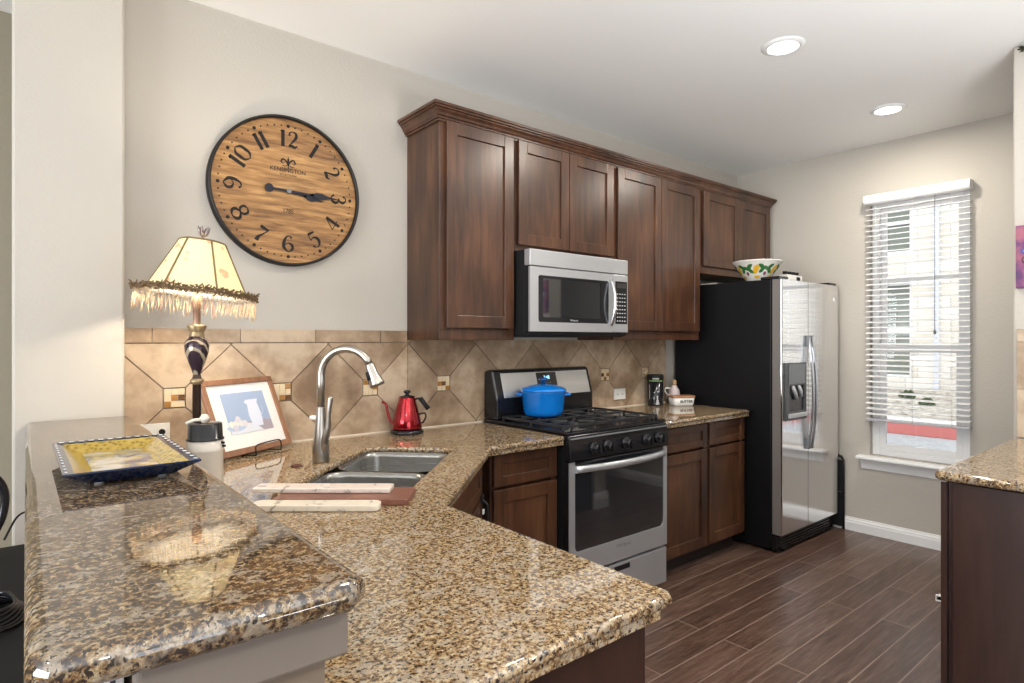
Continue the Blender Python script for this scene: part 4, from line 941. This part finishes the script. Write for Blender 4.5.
# ------------------------------------------------------------ boards beside the sink
def board(name, label, pts, z0, z1, m, bev=.003, cat='board'):
    bm = bmesh.new(); prism(bm, pts, z0, z1); o = obj(name, bm, m, None, bev)
    cx_ = sum(p[0] for p in pts) / len(pts); cy_ = sum(p[1] for p in pts) / len(pts); setorigin(o, (cx_, cy_, z0)); tag(o, label, cat); return o
F2 = Vector((.63335, .77386)); R2 = Vector((.77386, -.63335))
def fl(d, l): v = F2 * d + R2 * l; return (v.x, v.y)
def rb_(d0, d1, l0, l1, sk=0, r=.01):
    return [fl(d + sk * l, l) for l, d in rrect(l0, l1, d0, d1, r, 4)]
def marble(name, tint):
    m = mat(name, rough=.2); c = coords(m); n = N(m, 'ShaderNodeTexNoise', _Scale=26., _Detail=5., _Distortion=1.2); L(m, c, 0, n, 'Vector')
    rr = ramp(m, [(.35, tuple(t * .45 for t in tint)), (.43, tint), (.7, tuple(min(1, t * 1.08) for t in tint))]); L(m, n, 'Fac', rr, 'Fac'); L(m, rr, 'Color', P(m), 'Base Color'); return m
board('cutting_board', 'reddish brown wooden board under the pale slabs beside the sink', rb_(1.662, 1.80, -.66, -.285), .9145, .9325, woodmat('board_wood', (.11, .035, .022), (.17, .062, .038), (.23, .10, .06), .4, 2, 'x'))
board('marble_slab', 'long pale pink stone slab lying on the wooden board, nearer the sink', rb_(1.722, 1.790, -.745, -.348, .0, .008), .9328, .946, marble('pink_marble', (.70, .60, .53)))
board('marble_slab', 'long cream stone slab in front of the wooden board, nearest the bar', rb_(1.600, 1.659, -.70, -.355, .0, .02), .9145, .9315, marble('cream_marble', (.70, .62, .50)))

# ------------------------------------------------------------ kettle
kx, ky = 1.474, 2.612; kz = .9145; 
r = thing('kettle', 'red gooseneck electric kettle with black handle on the corner counter', 'kettle', (kx, ky, kz))
ra = Vector((R2.x, R2.y, 0))
bm = bmesh.new(); lathe(bm, [(0, 0), (.078, 0), (.082, .006), (.080, .014), (.070, .022), (0, .022)], (kx, ky, kz), 32); obj('power_base', bm, M_blk, r)
bm = bmesh.new(); lathe(bm, [(0, .023), (.072, .023), (.074, .032), (.066, .07), (.054, .12), (.044, .155), (.041, .172), (.039, .176), (0, .176)], (kx, ky, kz), 36); bd = obj('kettle_body', bm, M_red, r)
bm = bmesh.new(); lathe(bm, [(0, .1765), (.038, .1765), (.036, .181), (.012, .186), (.008, .19), (.009, .194), (.017, .199), (.018, .205), (.011, .210), (0, .210)], (kx, ky, kz), 24); obj('lid', bm, M_blk, r)
k0 = Vector((kx, ky, kz))
bm = bmesh.new(); tube(bm, spline([k0 - ra * .062 + Vector((0, 0, .045)), k0 - ra * .082 + Vector((0, 0, .06)), k0 - ra * .094 + Vector((0, 0, .10)), k0 - ra * .103 + Vector((0, 0, .14)), k0 - ra * .122 + Vector((0, 0, .153))], 6), [.011, .0075, .006, .0055, .005] and .0062, 10); obj('gooseneck_spout', bm, M_red, r)
bm = bmesh.new(); tube(bm, spline([k0 + ra * .038 + Vector((0, 0, .166)), k0 + ra * .060 + Vector((0, 0, .170)), k0 + ra * .070 + Vector((0, 0, .160))], 5), .005, 8); tube(bm, [k0 + ra * .064 + Vector((0, 0, .172)), k0 + ra * .105 + Vector((0, 0, .118))], .0115, 12); obj('handle', bm, M_blkm, r)
bm = bmesh.new(); tube(bm, spline([k0 + ra * .058 + Vector((0, 0, .092)), k0 + ra * .085 + Vector((0, 0, .098)), k0 + ra * .092 + Vector((0, 0, .080)), k0 + ra * .080 + Vector((0, 0, .055)), k0 + ra * .072 + Vector((0, 0, .05))], 5), .0042, 8); obj('cord_loop', bm, M_blkm, r)

# ------------------------------------------------------------ corner of the right counter: tin, butter dish, pitcher
r = thing('coffee_canister', 'tall black canister with pale printing in the corner beside the refrigerator', 'canister', (3.44, 2.625, .9145))
bm = bmesh.new(); lathe(bm, [(0, 0), (.053, 0), (.054, .004), (.054, .178), (0, .178)], (3.44, 2.625, .9145), 28); cb = obj('canister_body', bm, M_blk, r)
bm = bmesh.new(); lathe(bm, [(0, .1785), (.056, .1785), (.056, .210), (.052, .216), (0, .216)], (3.44, 2.625, .9145), 28); obj('lid', bm, M_blkm, r)
fa = math.atan2(-2.625, -3.44)
def cyl_patch(bm, cx_, cy_, rr, a0, a1, z0_, z1_, n=8):
    V = [[bm.verts.new((cx_ + q * math.cos(a0 + (a1 - a0) * k / n), cy_ + q * math.sin(a0 + (a1 - a0) * k / n), z_)) for q, z_ in ((rr, z0_), (rr, z1_), (rr - .003, z1_), (rr - .003, z0_))] for k in range(n + 1)]
    for a_, b_ in zip(V, V[1:]):
        for i in range(4): bm.faces.new((a_[i], a_[(i + 1) % 4], b_[(i + 1) % 4], b_[i]))
    bm.faces.new(V[0]); bm.faces.new(V[-1])
bm = bmesh.new(); cyl_patch(bm, 3.44, 2.625, .0548, fa - .9, fa + 1.0, 1.085, 1.0905); obj('label_stripe', bm, mat('label_green', (.25, .42, .14), .5), cb)
bm = bmesh.new()
for k in range(6): cyl_patch(bm, 3.44, 2.625, .0565, fa - .35 + k * .14, fa - .35 + k * .14 + .09, 1.098, 1.108, 2)
cyl_patch(bm, 3.44, 2.625, .0548, fa - .85, fa - .78, .96, 1.06, 2)
for a0, a1, z0_, z1_ in ((.05, .5, .925, .94), (.12, .42, .94, .955), (.18, .34, .955, .985), (.22, .5, 1.01, 1.018), (.42, .5, 1.018, 1.04), (-.2, -.05, 1.005, 1.012)): cyl_patch(bm, 3.44, 2.625, .0548, fa + a0, fa + a1, z0_, z1_, 4)
obj('label_print', bm, M_lgrey, cb)
r = thing('butter_dish', 'small white butter dish with wooden lid in front of the black canister', 'dish', (3.585, 2.512, .9145), -.45, local=True)
bm = bmesh.new(); A = []
for z_, ins in ((0, .012), (.006, .006), (.055, 0)): A.append([bm.verts.new((p[0], p[1], z_)) for p in rrect(-.082 + ins, .082 - ins, -.045 + ins, .045 - ins, .018)])
for a_, b_ in zip(A, A[1:]):
    for i in range(len(a_)): bm.faces.new((a_[i], a_[(i + 1) % len(a_)], b_[(i + 1) % len(a_)], b_[i])).smooth = True
bm.faces.new(A[0]); bm.faces.new(A[-1]); ob = obj('dish_body', bm, M_pl, r)
bm = bmesh.new(); prism(bm, rrect(-.086, .086, -.049, .049, .018), .0555, .070); obj('wooden_lid', bm, woodmat('lid_wood', (.28, .12, .05), (.42, .20, .09), (.5, .27, .13), .45, 3, 'x'), r, .003)
text('lettering', 'BUTTER', .026, M_blkink, ob, Matrix.Translation((.012, -.0452, .030)) @ Matrix.Rotation(PI / 2 - .04, 4, 'X'), .0012)
r = thing('small_pitcher', 'little white pitcher with wooden stopper behind the butter dish', 'pitcher', (3.672, 2.635, .9145))
bm = bmesh.new(); lathe(bm, [(0, 0), (.034, 0), (.040, .02), (.042, .06), (.036, .095), (.022, .115), (.018, .125), (.020, .130), (0, .130)], (3.672, 2.635, .9145), 24); jb = obj('pitcher_body', bm, mat('pitcher_glaze', (.66, .55, .55), .25), r)
bm = bmesh.new(); lathe(bm, [(0, .1305), (.014, .1305), (.017, .145), (.012, .150), (.016, .158), (.010, .168), (0, .169)], (3.672, 2.635, .9145), 16); obj('stopper', bm, mat('stopper_wood', (.5, .32, .16), .5), r)
c0 = Vector((3.672, 2.635, .9145)); bm = bmesh.new(); tube(bm, spline([c0 - ra * .030 + Vector((0, 0, .105)), c0 - ra * .058 + Vector((0, 0, .110)), c0 - ra * .066 + Vector((0, 0, .085)), c0 - ra * .038 + Vector((0, 0, .05))], 6), .0055, 8); obj('handle', bm, M_pl, r)

# outlets
def outlet(label, cx_, cz_, w_, h_, plug=False):
    r = thing('wall_outlet', label, 'outlet', (cx_, YB - .012, cz_), group='outlet plates on the tile')
    pl = obj('cover_plate', B((cx_ - w_ / 2, cx_ + w_ / 2, YB - .019, YB - .0125, cz_ - h_ / 2, cz_ + h_ / 2)), M_pl, r, .002)
    for s_ in (-1, 1):
        ox, oz = (s_ * .024, 0) if w_ > h_ else (0, s_ * .024)
        so = obj('socket', B((cx_ + ox - .015, cx_ + ox + .015, YB - .021, YB - .0192, cz_ + oz - .015, cz_ + oz + .015)), M_pl, r, .002)
        obj('slot', B((cx_ + ox - .007, cx_ + ox - .004, YB - .0216, YB - .0209, cz_ + oz - .006, cz_ + oz + .006), (cx_ + ox + .004, cx_ + ox + .007, YB - .0216, YB - .0209, cz_ + oz - .006, cz_ + oz + .006)), M_grey, so)
    if plug: bm = bmesh.new(); tube(bm, [(cx_ + .024, YB - .022, cz_), (cx_ + .024, YB - .035, cz_)], .011, 10); obj('plug', bm, M_blkm, r)
outlet('white outlet plate on the tile between range and canister', 3.150, 1.005, .117, .073)
outlet('white outlet plate with black plug behind the tray, left of the lamp', .412, 1.012, .105, .066, True)

# ceiling downlights
for (x_, y_), lb in zip(CANS, ('recessed ceiling downlight nearer the camera', 'recessed ceiling downlight farther away, toward the window wall')):
    r = thing('ceiling_downlight', lb, 'ceiling light', (x_, y_, ZC), group='recessed ceiling downlights')
    bm = bmesh.new(); lathe(bm, [(.068, -.010), (.076, -.012), (.094, -.004), (.096, -.0005), (.068, -.0005), (.068, -.010)], (x_, y_, ZC), 40); obj('trim_ring', bm, M_white, r)
    bm = bmesh.new(); lathe(bm, [(0, -.006), (.069, -.006), (.069, -.001), (0, -.001)], (x_, y_, ZC), 40); obj('lens', bm, emis('downlight_lens', (1, .95, .86), 6), r)

# painting and garland on the right partition
r = thing('canvas_painting', 'purple and pink canvas with a white star shape at the right edge', 'painting', (3.60, .55, 1.60))
def M_paint():
    m = mat('painting', rough=.5); c = coords(m); n = N(m, 'ShaderNodeTexNoise', _Scale=14., _Detail=3.); L(m, c, 0, n, 'Vector')
    rr = ramp(m, [(.38, (.035, .008, .075)), (.5, (.13, .03, .12)), (.62, (.30, .085, .13))]); L(m, n, 'Fac', rr, 'Fac'); L(m, rr, 'Color', P(m), 'Base Color'); return m
cv = obj('canvas', B((3.590, 3.619, .40, .690, 1.610, 1.900)), M_paint(), r, .002)
def star(r0, r1, cy_, cz__, n=5): return [(cy_ + (r0 if k % 2 == 0 else r1) * math.sin(PI * k / n), cz__ + (r0 if k % 2 == 0 else r1) * math.cos(PI * k / n)) for k in range(2 * n)]
bm = bmesh.new(); prism(bm, star(.135, .085, .548, 1.745), 3.5885, 3.5899, 'yz'); obj('star_outline', bm, mat('paint_blue', (.05, .06, .25), .5), cv)
bm = bmesh.new(); prism(bm, star(.12, .076, .548, 1.745), 3.587, 3.5884, 'yz'); obj('star', bm, mat('paint_white', (.62, .62, .72), .5), cv)
bm = bmesh.new()
for cy_ in (.655, .62, .58): tube(bm, [(3.5865, cy_ + .012 * math.cos(t), 1.74 + .014 * math.sin(t)) for t in [2 * PI * k / 12 for k in range(13)]], .0018, 5)
obj('scribble', bm, M_blkink, cv)
r = thing('vine_garland', 'dark leafy garland along the top of the right partition', 'garland', (3.60, .5, 2.70))
bm = bmesh.new(); tube(bm, spline([(3.604, .685, 2.722), (3.59, .60, 2.71), (3.60, .50, 2.725), (3.585, .40, 2.70), (3.60, .30, 2.72)], 6), .004, 6); obj('vine', bm, mat('vine_brown', (.05, .035, .02), .8), r)
bm = bmesh.new()
for k in range(60):
    c_ = Vector((3.595 + random.uniform(-.03, .012), random.uniform(.30, .675), 2.71 + random.uniform(-.022, .018))); a = Vector([random.uniform(-1, 1) for _ in range(3)]).normalized() * .015; b = a.cross(Vector((random.random(), random.random(), 1))).normalized() * .008
    f = bm.faces.new([bm.verts.new(c_ + q) for q in (a, b, -a, -b)])
lv = obj('leaves', bm, mat('garland_leaf', (.03, .045, .025), .6), r); md = lv.modifiers.new('s', 'SOLIDIFY'); md.thickness = .001

# ------------------------------------------------------------ behind the bar on the left: desk and its things
r = thing('desk', 'black desk in the next room behind the left end of the bar', 'desk', (-.35, 1.5, 0))
obj('desk_top', B((-.75, .05, .75, 2.42, .705, .735)), M_blkm, r, .003)
for x_ in (-.70, .0):
    for y_ in (.80, 2.36): obj('leg', B((x_ - .02, x_ + .02, y_ - .02, y_ + .02, 0, .704)), M_blkm, r)
r = thing('desk_lamp', 'black curved arm rising from the black desk at the far left edge', 'lamp', (-.10, 2.28, .7355))
bm = bmesh.new(); lathe(bm, [(0, 0), (.06, 0), (.06, .012), (.02, .018), (0, .018)], (-.10, 2.28, .7355), 24); obj('base', bm, M_blk, r)
bm = bmesh.new(); tube(bm, spline([(-.10, 2.28, .75), (-.062, 2.28, .80), (-.035, 2.28, .86), (-.030, 2.28, .93), (-.055, 2.28, .98), (-.11, 2.28, 1.01), (-.20, 2.28, 1.0)], 6), .011, 10); obj('arm', bm, M_blk, r)
bm = bmesh.new(); tube(bm, [(-.18, 2.28, 1.005), (-.25, 2.28, .985), (-.30, 2.28, .96)], [.015, .04, .06], 16); obj('head', bm, M_blk, r)
r = thing('cable_coil', 'coil of glossy black cable lying on the desk at the left edge', 'cable', (-.05, 1.75, .7355))
bm = bmesh.new()
for k in range(6): tube(bm, [(-.045 + (.06 - .004 * k) * math.cos(t), 1.80 + (.10 - .006 * k) * math.sin(t), .742 + .006 * k + .003 * math.sin(3 * t + k)) for t in [2 * PI * q / 24 for q in range(25)]], .0045, 7)
obj('loops', bm, M_blk, r)
bm = bmesh.new(); tube(bm, spline([(-.03, 2.25, .80), (0, 2.30, .85), (.03, 2.34, .845), (.035, 2.34, .78), (.02, 2.30, .74)], 6), .003, 6); o = obj('thin_cable', bm, M_blkm); setorigin(o, (.02, 2.3, .737)); tag(o, 'thin black cable looping up beside the wall end at the left', 'cable')
cols = [(.75, .76, .78), (.72, .70, .74), (.70, .74, .76)]
lbs = ['white book with a dark stripe standing under the bar overhang, nearest the post', 'white book with purple stripe standing between its two neighbours under the bar', 'white book standing under the bar overhang, farthest left of the three']
for k in range(3):
    x1_ = .088 - k * .021
    b_ = thing('book', lbs[k], 'book', (x1_ - .01, .84, .7355), group='books standing under the bar')
    bm = B((x1_ - .019, x1_, .76, .90, .7355, 1.045)); obj('cover', bm, mat('book_cover', cols[k], .4), b_, .002)
    obj('spine_stripe', B((x1_ - .013, x1_ - .008, .7585, .7595, .75, 1.04)), mat('stripe', [(.03, .03, .05), (.25, .05, .25), (.1, .12, .2)][k], .4), b_)

# ------------------------------------------------------------ outside the window
M_asph = mat('asphalt', (.30, .30, .31), .9)
def noisy(name, stops, scale, rough=.9, detail=5.):
    m = mat(name, rough=rough); c = coords(m); n = N(m, 'ShaderNodeTexNoise', _Scale=scale, _Detail=detail, _Roughness=.7); L(m, c, 0, n, 'Vector'); rr = ramp(m, stops); L(m, n, 'Fac', rr, 'Fac'); L(m, rr, 'Color', P(m), 'Base Color'); return m
struct('ground', B((4.9, 60, -25, 35, -.3, -.2)), noisy('asphalt_noise', [(.35, (.30, .30, .30)), (.65, (.42, .42, .41))], 12))
o = obj('kerb', B((11.4, 11.65, -20, 30, -.2, -.01)), mat('red_paint', (.55, .17, .15), .7), None, .01); setorigin(o, (11.5, 4, -.2)); tag(o, 'red painted kerb beyond the parking lane outside the window', 'kerb')
bm = bmesh.new(); prism(bm, [(11.65, -.2), (11.65, -.01), (12.2, 0), (12.2, -.2)], -20, 30, 'xz'); struct('path', bm, noisy('concrete', [(.3, (.55, .52, .48)), (.7, (.68, .65, .6))], 6))
bm = bmesh.new(); prism(bm, [(12.2, -.2), (12.2, 0), (15.5, .27), (15.5, -.2)], -20, 30, 'xz'); o = obj('rock_bed', bm, noisy('river_rock', [(.35, (.10, .09, .075)), (.5, (.40, .35, .28)), (.66, (.70, .66, .58))], 9)); o['kind'] = 'stuff'; tag(o, 'bed of pale mixed gravel between the red kerb and the building', 'gravel'); 
M_leafo = noisy('shrub_leaf', [(.35, (.03, .06, .02)), (.65, (.12, .17, .07))], 20)
for k, (x_, y_, s_) in enumerate(((13.6, 3.95, .13), (14.3, 4.5, .16), (13.9, 5.0, .13))):
    bm = bmesh.new(); z_ = .002 + (x_ - 12.2) * .0818
    for q in range(170):
        a = random.uniform(0, 2 * PI); e = random.uniform(.05, 1.4); rr = s_ * random.uniform(.6, 1); c_ = Vector((x_ + rr * math.cos(a) * math.cos(e), y_ + rr * math.sin(a) * math.cos(e), z_ + rr * math.sin(e)))
        u = Vector([random.uniform(-1, 1) for _ in range(3)]).normalized() * .03; v_ = u.cross(Vector((random.random(), 1, random.random()))).normalized() * .025
        bm.faces.new([bm.verts.new(c_ + g) for g in (u, v_, -u, -v_)])
    tube(bm, [(x_, y_, z_), (x_, y_, z_ + s_ * .7)], .02, 6)
    o = obj('shrub', bm, M_leafo); setorigin(o, (x_, y_, z_)); md = o.modifiers.new('s', 'SOLIDIFY'); md.thickness = .003
    tag(o, ['small green shrub on the gravel outside, right of the others', 'green shrub on the gravel outside, in the middle', 'green shrub on the gravel outside, left of the others'][k], 'shrub')
r = thing('apartment_building', 'pale stone building across the lane outside the window', 'building', (15.6, 4.5, .2))
def M_stone():
    m = mat('limestone', rough=.85); t = N(m, 'ShaderNodeTexCoord'); mp = N(m, 'ShaderNodeMapping'); mp.inputs['Rotation'].default_value = (0, 0, 0); L(m, t, 'Object', mp, 'Vector')
    s = N(m, 'ShaderNodeSeparateXYZ'); cb_ = N(m, 'ShaderNodeCombineXYZ'); L(m, mp, 0, s, 0); L(m, s, 'Y', cb_, 'X'); L(m, s, 'Z', cb_, 'Y')
    br = N(m, 'ShaderNodeTexBrick', offset=.4, _Scale=1., _Mortar_Size=.012, _Brick_Width=.62, _Row_Height=.26); L(m, cb_, 0, br, 'Vector')
    br.inputs['Color1'].default_value = (.66, .60, .50, 1); br.inputs['Color2'].default_value = (.80, .76, .68, 1); br.inputs['Mortar'].default_value = (.52, .48, .42, 1); L(m, br, 'Color', P(m), 'Base Color'); return m
obj('wall', B((15.6, 16.2, -6, 4.85, .1, 7), (15.6, 16.2, 5.75, 14, .1, 7), (15.6, 16.2, 4.85, 5.75, 2.7, 3.35), (15.6, 16.2, 4.85, 5.75, .1, .5), (15.6, 16.2, 4.85, 5.75, 4.8, 7)), M_stone(), r)
for za, zb_ in ((.5, 2.7), (3.35, 4.8)):
    wf = obj('window', B((15.75, 15.85, 4.85, 4.92, za, zb_), (15.75, 15.85, 5.68, 5.75, za, zb_), (15.75, 15.85, 4.92, 5.68, za, za + .07), (15.75, 15.85, 4.92, 5.68, zb_ - .07, zb_), (15.75, 15.85, 4.92, 5.68, (za + zb_) / 2 - .04, (za + zb_) / 2 + .04)), M_white, r)
    obj('pane', B((15.8, 15.82, 4.92, 5.68, za + .07, zb_ - .07)), mat('far_glass', (.17, .19, .15), .3), wf)
obj('downspout', B((15.48, 15.58, 4.28, 4.38, .3, 6.8)), mat('downspout_grey', (.62, .64, .70), .5), r, .01)
